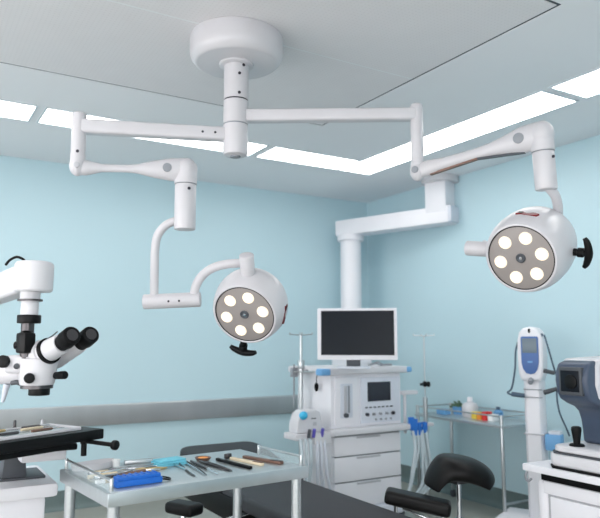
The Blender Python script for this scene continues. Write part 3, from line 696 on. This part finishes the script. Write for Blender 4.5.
# saddle: a grid shell, raised along both ends and drooping over the sides
sxv = Vector((RT.x, RT.y, 0)).normalized(); syv = Vector((0,0,1)).cross(sxv)
def saddle():
    b = bmesh.new(); NU, NV = 24, 16; a_, b_ = .190, .165
    def pos(u, v, top):
        rr = 1.
        # squircle footprint
        x = u*math.sqrt(1-.5*v*v); y = v*math.sqrt(1-.5*u*u)
        k_ = u+.35; zt = .045-(.21*k_*k_ if k_ < 0 else .036*k_*k_)-.02*v*v
        e = max(abs(u), abs(v)); th = .060*math.sqrt(max(0, 1-e**4))
        z = zt+(th if top else -th)
        return SC+sxv*(x*a_)+syv*(y*b_)+Vector((0,0,z))
    g = {}
    for top in (1, 0):
        for i in range(NU+1):
            for j in range(NV+1):
                u, v = -1+2*i/NU, -1+2*j/NV
                u = math.sin(u*PI/2); v = math.sin(v*PI/2)
                ed_ = i in (0, NU) or j in (0, NV)
                if ed_ and not top: g[0,i,j] = g[1,i,j]; continue
                g[top,i,j] = b.verts.new(pos(u, v, top))
    for top in (1, 0):
        for i in range(NU):
            for j in range(NV):
                q = [g[top,i,j], g[top,i+1,j], g[top,i+1,j+1], g[top,i,j+1]]
                try: b.faces.new(q if top else q[::-1])
                except ValueError: pass
    m = MB(); m._take(b); return m
saddle().build('seat', 'leather', st)
stem = (SC.x-.005, SC.y)
MB().box((stem[0], stem[1], SC.z-.025), (.13,.11,.035), bev=.008).build('tilt_mechanism', 'dark_steel', st)
sm_ = MB().cyl((stem[0], stem[1], SC.z-.01), (stem[0], stem[1], .30), .0135, n=18); sm_.cyl((stem[0], stem[1], .34), (stem[0], stem[1], .09), .025, n=20, bev=.003)
sm_.build('gas_stem', 'chrome', st)
lv = MB().cyl((stem[0], stem[1], SC.z-.025), tuple(Vector((stem[0], stem[1], SC.z-.03))+sxv*.085-syv*.03), .006, n=8); lv.ball(tuple(Vector((stem[0], stem[1], SC.z-.03))+sxv*.085-syv*.03), .011, 10)
lv.build('lever', 'dark_steel', st)
for k in range(5):
    a = 2*PI*k/5+.2; e = Vector((stem[0]+.24*math.cos(a), stem[1]+.24*math.sin(a), .075))
    lg = MB().bar((stem[0], stem[1], .11), e, .035, .024, bev=.006).build('leg', 'chrome', st)
    MB().cyl((e.x-.012, e.y, .03), (e.x+.012, e.y, .03), .03, n=16, bev=.004).build('caster', 'black_plastic', st)
# arm rest: pad, two chrome posts, clamp on the stem
q0 = Vector((-2.032, -2.869, 0.544)); q1 = Vector((-1.796, -3.084, 0.4881)); pzc = (q0.z+q1.z)/2
pm = (q0+q1)/2; pdv = (q1-q0); L_ = pdv.length; pdv.normalize()
pside = Vector((0,0,1)).cross(pdv).normalized()
PM = Matrix((pdv, pside, pdv.cross(pside))).transposed()
MB().box(pm, (L_+.02,.135,.070), M=PM, bev=.026, seg=4).build('arm_pad', 'leather', st)
MB().box(pm-Vector((0,0,.035)), (L_*.8,.08,.01), M=PM, bev=.003).build('pad_plate', 'dark_steel', st)
arm = MB()
b0 = pm-pdv*L_*.36-Vector((0,0,.035)); b1 = pm+pdv*L_*.40-Vector((0,0,.035)); zl = pzc-.14
arm.cyl(b0, (b0.x, b0.y, zl), .010, n=12); arm.cyl(b1, (b1.x, b1.y, zl), .012, n=12)
arm.tube([(b0.x, b0.y, zl+.0), (b1.x, b1.y, zl), (stem[0], stem[1], zl)], .010, n=10, smooth=False)
arm.cyl(pm-pdv*L_*.25-Vector((0,0,.05)), tuple(Vector((b1.x, b1.y, zl+.03))), .007, n=8)
arm.cyl((stem[0], stem[1], zl-.03), (stem[0], stem[1], zl+.03), .028, n=18, bev=.004)
arm.build('arm_bracket', 'chrome', st)

# ------------------------------------------------------------------ operating bed
BX0, BX1 = -2.62, -2.085
bd = thing('operating_bed', 'dark grey padded operating bed behind the instrument table', 'bed', ((BX0+BX1)/2, -2.3, 0))
bxm = (BX0+BX1)/2
def cushion(y0, z0, y1, z1, th, name, w_=BX1-BX0, bev=.03, taper=0., dx=0.):
    p0, p1 = Vector((bxm+dx, y0, z0-th/2)), Vector((bxm+dx, y1, z1-th/2))
    d = (p1-p0).normalized()
    M = Matrix.Translation((p0+p1)/2) @ Matrix((Vector((1,0,0)), d, Vector((1,0,0)).cross(d))).transposed().to_4x4()
    L = (p1-p0).length/2; hw = w_/2; c = .10 if taper else .035
    out = []
    for (cx_, cy_, a0) in ((hw-c, L-c, 0), (-hw+c, L-c, PI/2), (-hw+.035, -L+.035, PI), (hw-.035, -L+.035, 3*PI/2)):
        cc = c if a0 < PI else .035
        out += [(cx_+cc*math.cos(a0+PI/2*k/5), cy_+cc*math.sin(a0+PI/2*k/5)) for k in range(6)]
    return MB().prism(out, -th/2, th/2, M, bev=bev, seg=4).build(name, 'vinyl_grey', bd)
cushion(-2.02, .515, -1.28, .63, .055, 'back_cushion', bev=.02, taper=1, w_=.60, dx=.035)
MB().box((bxm-.03, -1.85, .40), (.50,.85,.14), bev=.02).build('back_frame', 'black_plastic', bd)
cushion(-3.22, .50, -2.04, .50, .085, 'seat_cushion')
MB().box((bxm, -2.15, .425), (.40,1.5,.05), bev=.006).build('bed_frame', 'black_plastic', bd)
MB().bar((bxm, -1.95, .445), (bxm, -1.45, .535), .36, .03, bev=.006, hint=(0,0,1)).build('back_support', 'black_plastic', bd)
MB().box((bxm+.02, -2.3, .25), (.26,.5,.34), bev=.03, seg=3).build('lift_column', 'black_plastic', bd)
MB().box((bxm+.02, -2.3, .05), (.46,1.1,.10), bev=.03, seg=3).build('base', 'dark_grey', bd)
# arm pad on the near side
ap = Vector((-2.978, -2.378, 0.4932))
MB().box(ap, (.11,.19,.06), bev=.026, seg=4, rz=R(25)).build('arm_pad', 'leather', bd)
MB().tube([ap-Vector((0,0,.02)), ap+Vector((.02,0,-.12)), (BX0+.12, ap.y+.04, .42), (bxm, ap.y+.05, .42)], .014, n=10).build('arm_bracket', 'chrome', bd)

# ------------------------------------------------------------------ instrument table
TA = Vector((-3.66, -3.419, 0)); ta = R(5.47)
ux = Vector((math.cos(ta), math.sin(ta), 0)); uy = Vector((-math.sin(ta), math.cos(ta), 0))
TL, TW, tz = .853, .54, .84
tb = thing('instrument_table', 'brushed steel instrument table with guard rails at both ends', 'table', TA+ux*TL/2+uy*TW/2, None, ta)
def tt(u, v, z=tz): return TA+ux*u+uy*v+Vector((0,0,z))
UR = Matrix((ux, uy, Vector((0,0,1)))).transposed()
MB().box(tt(TL/2, TW/2, tz-.024), (TL, TW, .048), M=UR, bev=.005).build('table_top', 'steel_table', tb)
for u in (.035, TL-.035):
    for v in (.035, TW-.035):
        MB().cyl(tt(u, v, .06), tt(u, v, tz-.045), .021, n=20).build('leg', 'steel', tb)
        MB().cyl(tt(u-.014, v, .032), tt(u+.014, v, .032), .032, n=16, bev=.004).build('caster', 'dark_grey', tb)
MB().box(tt(TL/2, TW/2, .25), (TL-.07, TW-.07, .016), M=UR, bev=.003).build('lower_shelf', 'steel_table', tb)
for u, tw in ((.02, TW), (TL-.02, .37)):
    g_ = MB()
    for v in (.022, tw-.022): g_.cyl(tt(u, v, tz-.005), tt(u, v, tz+.044), .007, n=12, bev=.003)
    g_.cyl(tt(u, .022, tz+.038), tt(u, tw-.022, tz+.038), .005, n=10)
    go_ = g_.build('guard_rail', 'steel', tb)
    MB().box(tt(u, tw/2, tz+.018), (.005, tw-.06, .034), M=UR, bev=.002).build('guard_panel', 'clear_plastic', go_)


# -- things on the table (all rest on z = tz)
def flat(p, q, name, m, label, cat, r=.004, tip=None, wide=.012, grp='instruments laid on the steel table', kind='rod', k=.7, m2=None):
    """an instrument lying from p to q"""
    p, q = Vector(p), Vector(q); d = (q-p).normalized(); s = Vector((0,0,1)).cross(d)
    z0 = Vector((0,0,1))
    t = thing(name, label, cat, (p+q)/2, grp)
    L = (q-p).length
    if kind == 'forceps':
        for sg, nm in ((1,'blade'),(-1,'blade')):
            MB().tube([p+s*sg*.002+z0*.005, p+d*L*.25+s*sg*wide*.5+z0*.006, p+d*L*.6+s*sg*wide*.42+z0*.006, p+d*L*.88+s*sg*.004+z0*.005, q+s*sg*.0015+z0*.004], [.005*k,.0065*k,.006*k,.004*k,.002], n=8, squash=.8).build(nm, m if sg > 0 or not m2 else m2, t)
    elif kind == 'scissors':
        for sg in (1, -1):
            b = MB(); c = p+d*.016+s*sg*.019+z0*.0055
            ring = [c+d*.016*math.cos(a)+s*.014*math.sin(a) for a in [2*PI*k/12 for k in range(13)]]
            b.tube(ring, .0052*k, n=8, res=3)
            b.tube([c+d*.015-s*sg*.004, p+d*L*.35+s*sg*.008+z0*.0045, p+d*L*.62+z0*.0045, q-s*sg*.003+z0*.004], [.0052*k,.0055*k,.007*k,.002], n=8, squash=.8)
            b.build('blade', m if sg > 0 or not m2 else m2, t)
        MB().cyl(p+d*L*.62+z0*.001, p+d*L*.62+z0*.011, .005, n=10).build('pivot', 'chrome', t)
    elif kind == 'handle':
        MB().tube([p+z0*(r+.0005), p+d*L*.05+z0*(r+.0005), p+d*L*.55+z0*(r+.0005), p+d*L*.62+z0*(r+.0005)], [r*.7,r,r,r*.7], n=12).build('grip', m, t)
        MB().tube([p+d*L*.60+z0*r, p+d*L*.8+z0*r, q+z0*(r*.6)], [r*.55,r*.45,r*.25], n=8).build('tip', tip or 'chrome', t)
    elif kind == 'strip':
        MB().bar(p+z0*.006, q+z0*.006, wide, .012, bev=.003, hint=(0,0,1)).build('body', m, t)
        if tip: MB().bar(q-d*L*.28+z0*.0125, q-d*.004+z0*.0125, wide*.86, .004, bev=.001, hint=(0,0,1)).build('end_cover', tip, t)
    return t
def T_(uv): return tt(*uv)
flat((-3.269, -2.985, 0.84), (-3.299, -3.306, 0.84), 'scissors', 'dark_steel', 'dark steel scissors nearest the folded blue cloth, rings to the back', 'scissors', kind='scissors', k=.9, m2='chrome')
flat((-3.22, -2.987, 0.84), (-3.255, -3.31, 0.84), 'forceps', 'dark_steel', 'slim dark forceps lying just right of the dark steel scissors', 'forceps', kind='forceps', m2='chrome')
flat((-3.199, -3.013, 0.84), (-3.208, -3.316, 0.84), 'probe', 'dark_steel', 'dark handled probe third in the fan of dark instruments', 'probe', r=.0055, kind='handle')
flat((-3.166, -3.033, 0.84), (-3.136, -3.29, 0.84), 'forceps', 'dark_steel', 'thicker black forceps in front of the round brown dish', 'forceps', kind='forceps', wide=.015, k=.85)
flat((-3.084, -3.026, 0.84), (-3.049, -3.283, 0.84), 'ruler', 'black_plastic', 'flat black bar lying mid way along the row of instruments', 'instrument', kind='strip', wide=.016)
flat((-3.022, -3.035, 0.84), (-2.972, -3.241, 0.84), 'scalpel', 'cream', 'cream coloured slim scalpel with brown end right of the flat black bar', 'scalpel', kind='strip', wide=.016, tip='bronze')
flat((-2.956, -3.031, 0.84), (-2.888, -3.253, 0.84), 'instrument_case', 'bronze', 'brown flat instrument case at the right end of the table', 'instrument case', kind='strip', wide=.022, tip='dark_steel')
q = Vector((-3.135, -2.991, 0.84))
ds_ = thing('dish', 'small round brown dish at the back of the table', 'dish', q)
MB().lathe([(0,0),(.026,0),(.036,.012),(.034,.014),(.024,.004),(0,.003)], Matrix.Translation(q), 28).build('bowl', 'bronze', ds_)
MB().lathe([(0,.003),(.026,.005),(.02,.013),(0,.016)], Matrix.Translation(q), 20).build('swab', 'orange', ds_)
for (a, b, lb, nm) in (((228,452.5),(238,455),'small black clip at the back rail, left of its twin','clip'),((235,452),(244,455.5),'small black clip at the back rail, right of its twin','clip')):
    pass
q = Vector((-3.023, -3.006, 0.84)); single(MB().box((q.x, q.y, q.z+.011), (.034,.02,.022), bev=.005, rz=.5), 'clip', 'dark_steel', q, 'small dark clip at the back edge of the table behind the cream handle', 'clip')
# folded cyan cloth
q0 = Vector((-3.299, -3.007, 0.84))
cl2 = MB()
for k, (sx_, sy_) in enumerate(((.135,.085),(.128,.08),(.12,.072))): cl2.box((q0.x+.003*k, q0.y, q0.z+.004+.008*k), (sx_, sy_, .0075), rz=ta+.05*k, bev=.0035)
single(cl2, 'cloth', 'cyan_cloth', q0, 'folded light blue cloth lying behind the scissors', 'cloth')
# blue instrument case with wire loop
c0, c1 = Vector((-3.612, -3.358, 0.84)), Vector((-3.437, -3.338, 0.84)); cdir = (c1-c0).normalized(); cs = Vector((0,0,1)).cross(cdir)
cs = cs if cs.y > 0 else -cs
cm = (c0+c1)/2+cs*.03
bc = thing('instrument_box', 'bright blue instrument box with ribbed lid at the near edge of the table', 'box', cm)
CR = Matrix((cdir, cs, cdir.cross(cs))).transposed()
LB = (c1-c0).length
MB().box(cm+Vector((0,0,.012)), (LB,.055,.022), M=CR, bev=.004).build('tray', 'blue_case', bc)
MB().box(cm+Vector((0,0,.029)), (LB*.94,.048,.014), M=CR, bev=.005).build('lid', 'blue_case', bc)
for k in range(7): MB().box(cm+cdir*(-LB*.39+k*LB*.13)+Vector((0,0,.037)), (.006,.04,.005), M=CR, bev=.001).build('rib', 'blue_case', bc)
e_ = cm+cdir*LB*.5
MB().tube([e_+Vector((0,0,.012))-cs*.018, e_+cdir*.028-cs*.022+Vector((0,0,.006)), e_+cdir*.042+Vector((0,0,.006)), e_+cdir*.03+cs*.025+Vector((0,0,.008)), e_+Vector((0,0,.014))+cs*.02], .0032, n=8).build('wire_handle', 'black_plastic', bc)
# kidney tray and white dishes at the back left
q = Vector((-3.584, -2.938, 0.84))
kd = thing('kidney_tray', 'pale kidney shaped tray in the back left corner of the table', 'tray', q)
out = []
for k in range(28):
    a = 2*PI*k/28; rx, ry = .09, .044
    x = rx*math.cos(a); y = ry*math.sin(a)+(.016*math.cos(a)**2 if True else 0)
    out.append((x, y))
Mk = Matrix.Translation(q) @ Matrix.Rotation(ta+.2, 4, 'Z')
MB().prism(out, .0005, .006, Mk).build('base', 'enamel_grey', kd)
wl = MB(); ring = [Mk @ Vector((x, y, .012)) for x, y in out]; ring.append(ring[0])
b = bmesh.new(); lo = [b.verts.new(Mk @ Vector((x, y, .001))) for x, y in out]; hi = [b.verts.new(Mk @ Vector((x*1.08, y*1.1, .026))) for x, y in out]; hi2 = [b.verts.new(Mk @ Vector((x*1.05, y*1.06, .026))) for x, y in out]; lo2 = [b.verts.new(Mk @ Vector((x*.97, y*.95, .001))) for x, y in out]
for rr_ in ((lo, hi), (hi, hi2), (hi2, lo2)):
    for k in range(28): b.faces.new((rr_[0][k], rr_[0][(k+1) % 28], rr_[1][(k+1) % 28], rr_[1][k]))
wl._take(b); wl.build('rim', 'plastic_shell', kd)
# silver instruments in the left pile
def pile(a, b, kind, m, label, name, cat, **kw): return flat(a, b, name, m, label, cat, kind=kind, grp='silver instruments at the left of the table', k=1.25, **kw)
pile((-3.632, -3.084, 0.84), (-3.424, -3.022, 0.84), 'scissors', 'chrome', 'silver scissors at the back of the left pile, below the pale tray', 'scissors', 'scissors')
pile((-3.631, -3.171, 0.84), (-3.395, -3.088, 0.84), 'scissors', 'chrome', 'silver scissors in the middle of the left pile', 'scissors', 'scissors', m2='dark_steel')
pile((-3.622, -3.237, 0.84), (-3.401, -3.178, 0.84), 'forceps', 'brass', 'brass toned forceps beside the bright blue box', 'forceps', 'forceps', wide=.016)
pile((-3.481, -3.048, 0.84), (-3.357, -3.049, 0.84), 'forceps', 'chrome', 'short silver forceps beside the folded blue cloth', 'forceps', 'forceps', wide=.014)
pile((-3.553, -3.186, 0.84), (-3.371, -3.114, 0.84), 'handle', 'bronze', 'brown handled hook lying between silver scissors and blue box', 'hook', 'hook', r=.009)
pile((-3.536, -3.015, 0.84), (-3.35, -3.002, 0.84), 'strip', 'steel', 'flat steel spatula at the back of the left pile', 'spatula', 'spatula', wide=.014)
pile((-3.661, -3.143, 0.84), (-3.476, -3.11, 0.84), 'handle', 'cream', 'cream handled probe at the lower left of the left pile', 'probe', 'probe', r=.008)
pile((-3.655, -3.237, 0.84), (-3.569, -3.218, 0.84), 'strip', 'paper', 'short white plastic strip left of the bright blue box', 'strip', 'strip', wide=.016)
pile((-3.453, -3.113, 0.84), (-3.333, -3.088, 0.84), 'scissors', 'brass', 'small brass toned scissors at the right of the left pile', 'scissors', 'scissors')
pile((-3.593, -3.051, 0.84), (-3.382, -3.022, 0.84), 'handle', 'dark_steel', 'long dark handled probe across the back of the left pile', 'probe', 'probe', r=.006)
pile((-3.627, -3.065, 0.84), (-3.561, -3.048, 0.84), 'strip', 'cream', 'short cream strip beside the pale kidney shaped tray', 'strip', 'strip', wide=.02)
q = Vector((-3.502, -2.95, 0.84))
single(MB().lathe([(0,0),(.014,0),(.017,.03),(.015,.031),(.012,.004),(0,.003)], Matrix.Translation(q), 20), 'cup', 'paper', q, 'tiny white cup standing behind the pale kidney tray', 'cup')
c0, c1 = Vector((-3.471, -2.956, 0.84)), Vector((-3.32, -2.967, 0.84))
cd_ = (c1-c0).normalized()
bs = MB().bar(c0+Vector((0,0,.0125)), c1+Vector((0,0,.0125)), .034, .024, bev=.005, hint=(0,0,1))
single(bs, 'instrument_box', 'steel', (c0+c1)/2, 'low steel box along the back edge of the table', 'box')

# ------------------------------------------------------------------ microscope table (white base, black top) on the left
wx1, wy0 = -3.695, -2.80
mt = thing('microscope_table', 'white base cabinet carrying a black height adjustable table top', 'table', (-3.95, -2.6, 0))
mbox(-4.28, wx1, wy0, -2.32, .715, .772, .018).build('cabinet_top', 'plastic_white', mt)
mbox(-4.24, wx1-.04, wy0+.045, -2.36, .08, .715, .02).build('cabinet', 'plastic_white', mt)
mbox(-4.27, wx1-.01, wy0+.015, -2.33, .0, .08, .02).build('plinth', 'enamel_grey', mt)
mbox(-3.96, wx1-.03, wy0+.13, -2.45, .772, .782, .003).build('lift_plate', 'dark_grey', mt)
lb = MB().prism([(-.05,0),(.05,0),(.035,.16),(-.035,.16)], -.08, .08, Matrix.Translation((-3.85, -2.585, .782)) @ Matrix.Rotation(PI/2, 4, 'X'), bev=.008); lb.build('lift_block', 'dark_grey', mt)
mbox(-3.84, -3.66, -2.76, -2.56, .855, .90, .01).build('slide_housing', 'plastic_white', mt)
mbox(-3.8, -3.62, -2.78, -2.56, .895, .922, .008).build('slide_bracket', 'black_plastic', mt)
# table top: black slab turned a little
P0 = Vector((-3.53, -2.852, 0.955)); P1 = Vector((-3.961, -3.067, 0.955))
td = (P0-P1).normalized(); tn = Vector((-td.y, td.x, 0)); tn = tn if tn.y > 0 else -tn
WR = Matrix((td, tn, Vector((0,0,1)))).transposed()
cen = P0-td*.38+tn*.15
MB().box((cen.x, cen.y, .965), (.76,.30,.042), M=WR, bev=.006).build('table_top', 'black_plastic', mt)
cen2 = cen-td*.06
MB().box((cen2.x, cen2.y-.0, .932), (.60,.24,.030), M=WR, bev=.006).build('sub_frame', 'black_rubber', mt)
cen3 = cen-td*.24; MB().box((cen3.x, cen3.y, .895), (.30,.22,.07), M=WR, bev=.01).build('drive_box', 'black_rubber', mt)
k0 = Vector((-3.611, -2.849, 0.94)); k1 = Vector((-3.52, -2.973, 0.9328))
kb = MB().cyl(k0, k1, .009, n=12); kb.cyl(k1-(k1-k0).normalized()*.006, k1+(k1-k0).normalized()*.016, .020, n=18, bev=.005)
kb.cyl(k0+Vector((0,0,.03)), k0-Vector((0,0,.06)), .012, n=12); kb.ball(k0, .018, 12); kb.bar(k0-td*.06+Vector((0,0,.012)), k0+td*.015+Vector((0,0,.012)), .022, .022)
kb.build('adjusting_rod', 'black_plastic', mt)
TT = .986
def on_top(a, b): return cen+td*a+tn*b+Vector((0,0,TT-cen.z))
# tray with instruments on the black top
ty = thing('instrument_tray', 'long pale instrument tray lying on the black table top', 'tray', on_top(.02,.0), None, math.atan2(td.y, td.x))
MB().box(on_top(.03,.0)+Vector((0,0,.003)), (.52,.20,.006), M=WR, bev=.002).build('tray_base', 'steel', ty)
for b_, nm in ((-.10,'tray_rim'),(.10,'tray_rim')): MB().box(on_top(.03,b_)+Vector((0,0,.007)), (.53,.008,.013), M=WR, bev=.002).build(nm, 'plastic_shell', ty)
for a_ in (-.235,-.06,.295): MB().box(on_top(a_,0)+Vector((0,0,.007)), (.012,.20,.013), M=WR, bev=.002).build('tray_rim', 'plastic_shell', ty)
for k, (a0, a1, b_, m_, lb_) in enumerate(((-.22,-.08,.05,'brass','brass coloured instrument in the left bay of the pale tray'),(-.21,-.075,-.03,'dark_steel','dark instrument in the left bay of the pale tray'),(-.04,.12,.06,'brass','long brass coloured instrument at the back of the pale tray'),(-.03,.10,-.04,'dark_steel','dark instrument at the front of the pale tray'),(.10,.27,.02,'cream','cream handled instrument at the right end of the pale tray'),(.14,.28,.07,'dark_steel','dark instrument behind the cream handled one in the pale tray'),(.10,.26,-.05,'bronze','brown instrument at the right front of the pale tray'),(-.22,-.07,.085,'dark_steel','dark instrument along the back of the left bay of the pale tray'))):
    p, q = on_top(a0, b_)+Vector((0,0,.0065)), on_top(a1, b_+.008)+Vector((0,0,.0065))
    flat(p, q, 'surgical_instrument', m_, lb_, 'instrument', r=.006, kind='handle', grp='instruments in the pale tray')
for a_, b_, h_, m_, lb_ in ((-.13,.135,.045,'dark_steel','short dark peg standing behind the left bay of the pale tray'),(.03,.135,.062,'black_plastic','tall thin black peg behind the pale tray'),(.15,.135,.04,'dark_steel','short dark peg behind the right end of the pale tray'),(.28,.13,.03,'plastic_shell','white knob at the right end of the black table top')):
    q = on_top(a_, b_); single(MB().lathe([(0,0),(.012,0),(.012,.008),(.006,.012),(.006,h_-.004),(.004,h_),(0,h_)], Matrix.Translation(q), 14), 'peg', m_, q, lb_, 'peg', 'small pegs on the black table top')

# ------------------------------------------------------------------ operating microscope
MS = Vector((-4.044, -1.892, 1.566))
ms = thing('operating_microscope', 'white operating microscope with black eyepieces hanging over the black table', 'microscope', (MS.x, MS.y, 0))
MB().cyl((MS.x, MS.y, .10), (MS.x, MS.y, 1.72), .05, n=28, bev=.01).build('stand_column', 'plastic_white', ms)
bb = MB(); bb.box((MS.x-.05, MS.y+.0, .075), (.6,.5,.07), bev=.025, seg=3); bb.build('stand_base', 'plastic_white', ms)
for dx in (-.3,.2):
    for dy in (-.2,.2): MB().cyl((MS.x+dx-.012, MS.y+dy, .035), (MS.x+dx+.012, MS.y+dy, .035), .035, n=16, bev=.005).build('caster', 'dark_grey', ms)
d_ = 2.75
hc = Vector((-3.839, -2.844, 1.619))
hb = MB().lathe([(0,-.062),(.070,-.062),(.076,-.055),(.0775,0),(.077,.05),(.070,.06),(.055,.064),(0,.065)], Matrix.Translation(hc), 40)
hb.build('arm_head', 'plastic_shell', ms)
ae = Vector((MS.x, MS.y, 1.545)); 
MB().bar(hc+Vector((0,0,.003)), ae, .09, .12, bev=.018, seg=3, hint=(0,0,1)).build('support_arm', 'plastic_shell', ms)
MB().tube([(-3.938, -2.758, 1.673), (-3.927, -2.79, 1.69), (-3.904, -2.817, 1.701), (-3.879, -2.83, 1.689), (-3.874, -2.831, 1.672)], .0055, n=10).build('cable', 'black_rubber', ms)
fx, fy = Vector((-3.847, -2.826, 1.524)).x, Vector((-3.847, -2.826, 1.524)).y
def vz(*a): return a[0]
tbm = MB().cyl((fx, fy, 1.5694), (fx, fy, 1.5242), .040, n=28); tbm.cyl((fx, fy, 1.5242), (fx, fy, 1.4502), .035, n=28)
tbo = tbm.build('focus_tube', 'plastic_shell', ms)
MB().cyl((fx, fy, 1.5271), (fx, fy, 1.5189), .050, n=28).build('tube_ring', 'dark_steel', tbo)
MB().cyl((fx, fy, 1.4625), (fx, fy, 1.4276), .047, n=28, bev=.004).build('clamp_ring', 'black_plastic', tbo)
MB().cyl((fx-.004, fy, 1.4338), (fx-.004, fy, 1.2858), .026, n=24).build('focus_rod', 'dark_steel', ms)
cq = Vector((-3.858, -2.841, 1.348))
ck = MB().box(cq, (.055,.06,.085), bev=.012, rz=.5); ck.cyl(cq-Vector((RT.x, RT.y, 0))*.02-Vector((0,0,.01)), cq-Vector((RT.x, RT.y, 0))*.045-Vector((0,0,.01)), .016, n=14, bev=.004); ck.ball(cq+Vector((0,0,.038)), (.024,.024,.014), 14)
ck.build('focus_clamp', 'black_plastic', ms)
# optical body
bx0 = Vector((-3.803, -2.817, 1.278))
bod = MB()
bod.cyl((bx0.x, bx0.y, 1.2858), (bx0.x, bx0.y, 1.1748), .080, .070, n=36, bev=.01)
bod.cyl((-3.808, -2.808, 1.236), (-3.958, -2.598, 1.215), .052, .046, n=28, bev=.008)
bod.box((-3.838, -2.794, 1.261), (.15,.12,.075), rz=-.5, bev=.02, seg=3)
bo_ = bod.build('optical_body', 'plastic_shell', ms)
MB().cyl((bx0.x, bx0.y, 1.1768), (bx0.x, bx0.y, 1.1624), .064, n=32).build('objective_ring', 'dark_steel', bo_)
oq = Vector((-3.847, -2.834, 1.166)); MB().bar((bx0.x, bx0.y, oq.z), oq, .018, .006).build('filter_lever', 'dark_steel', bo_)
MB().cyl((bx0.x+.01, bx0.y, 1.1645), (bx0.x+.01, bx0.y, 1.1336), .042, n=32, bev=.003).build('objective', 'black_plastic', bo_)
MB().cyl((-3.839, -2.844, 1.206), (-3.847, -2.904, 1.208), .021, n=20, bev=.005).build('zoom_knob', 'black_plastic', bo_)
MB().cyl((-3.741, -2.857, 1.214), (-3.71, -2.911, 1.218), .015, .017, n=18, bev=.005).build('zoom_knob', 'black_plastic', bo_)
MB().cyl((-3.904, -2.768, 1.27), (-3.942, -2.828, 1.274), .022, .026, n=20, bev=.005).build('tilt_knob', 'black_plastic', bo_)
MB().cyl((-3.884, -2.824, 1.255), (-3.889, -2.845, 1.254), .012, n=14, bev=.003).build('lock_knob', 'dark_grey', bo_)
MB().tube([(-3.894, -2.785, 1.185), (-3.878, -2.806, 1.188), (-3.864, -2.814, 1.183)], .010, n=10).build('lever', 'dark_grey', bo_)
MB().tube([(-3.9, -2.686, 1.176), (-3.905, -2.678, 1.142), (-3.91, -2.67, 1.109), (-3.913, -2.667, 1.1)], [.014,.012,.008,.006], n=10).build('handle_arm', 'plastic_cool', bo_)
# binocular head
bi = MB()
bi.ball((-3.799, -2.786, 1.289), (.06,.06,.05), 24); bi.cyl((-3.816, -2.774, 1.272), (-3.78, -2.853, 1.309), .062, .060, n=32, bev=.008)
bio = bi.build('binocular_head', 'plastic_shell', ms)
def ocular(a, b, e, r0, r1, re):
    a, b, e = Vector(a), Vector(b), Vector(e); d = (e-b).normalized()
    MB().cyl(a, b, r0, r1, n=30, bev=.006).build('eyepiece_tube', 'plastic_shell', bio)
    k = MB().cyl(b-(b-a).normalized()*.01, e, re*.86, re*.92, n=28, bev=.004); k.cyl(b+(e-b)*.35, e+d*.008, re, re*.98, n=28, bev=.006)
    k.build('eyecup', 'black_rubber', bio)
    MB().cyl(e+d*.0, e+d*.0095, re*.62, n=24).build('eyepiece_lens', 'dark_steel', bio)
    return a, b
a, b = ocular((-3.812, -2.8, 1.281), (-3.735, -2.938, 1.346), (-3.716, -3.018, 1.377), .052, .042, .038)
m1 = Vector(a).lerp(Vector(b), .52); dd = (Vector(b)-Vector(a)).normalized()
MB().cyl(m1-dd*.008, m1+dd*.008, .0545, n=30).build('tube_band', 'black_rubber', bio)
ocular((-3.721, -2.737, 1.278), (-3.65, -2.895, 1.347), (-3.632, -2.975, 1.38), .044, .036, .037)
MB().tube([(-3.789, -2.872, 1.358), (-3.765, -2.889, 1.376), (-3.747, -2.902, 1.394)], .003, n=8).build('adjuster', 'dark_grey', bio)

# ------------------------------------------------------------------ camera, world, view
cam = bpy.data.cameras.new('camera'); co = bpy.data.objects.new('camera', cam); COL.objects.link(co)
co.location = (-4.3, -5.76, 1.36)
co.rotation_euler = (R(90+6.95), 0, R(-30.9))
cam.sensor_width = 36; cam.lens = 664*36/600
cam.dof.use_dof = True; cam.dof.focus_distance = 3.0; cam.dof.aperture_fstop = 2.4
S.camera = co
w = bpy.data.worlds.new('world'); S.world = w; w.use_nodes = True
w.node_tree.nodes['Background'].inputs[0].default_value = (1,.968,.968,1); w.node_tree.nodes['Background'].inputs[1].default_value = 3.0
S.view_settings.view_transform = 'Standard'; S.view_settings.look = 'None'; S.view_settings.gamma = 1
S.view_settings.exposure = 0.8
S.cycles.use_denoising = True
S.cycles.max_bounces = 10; S.cycles.diffuse_bounces = 6
S.cycles.sample_clamp_indirect = 6
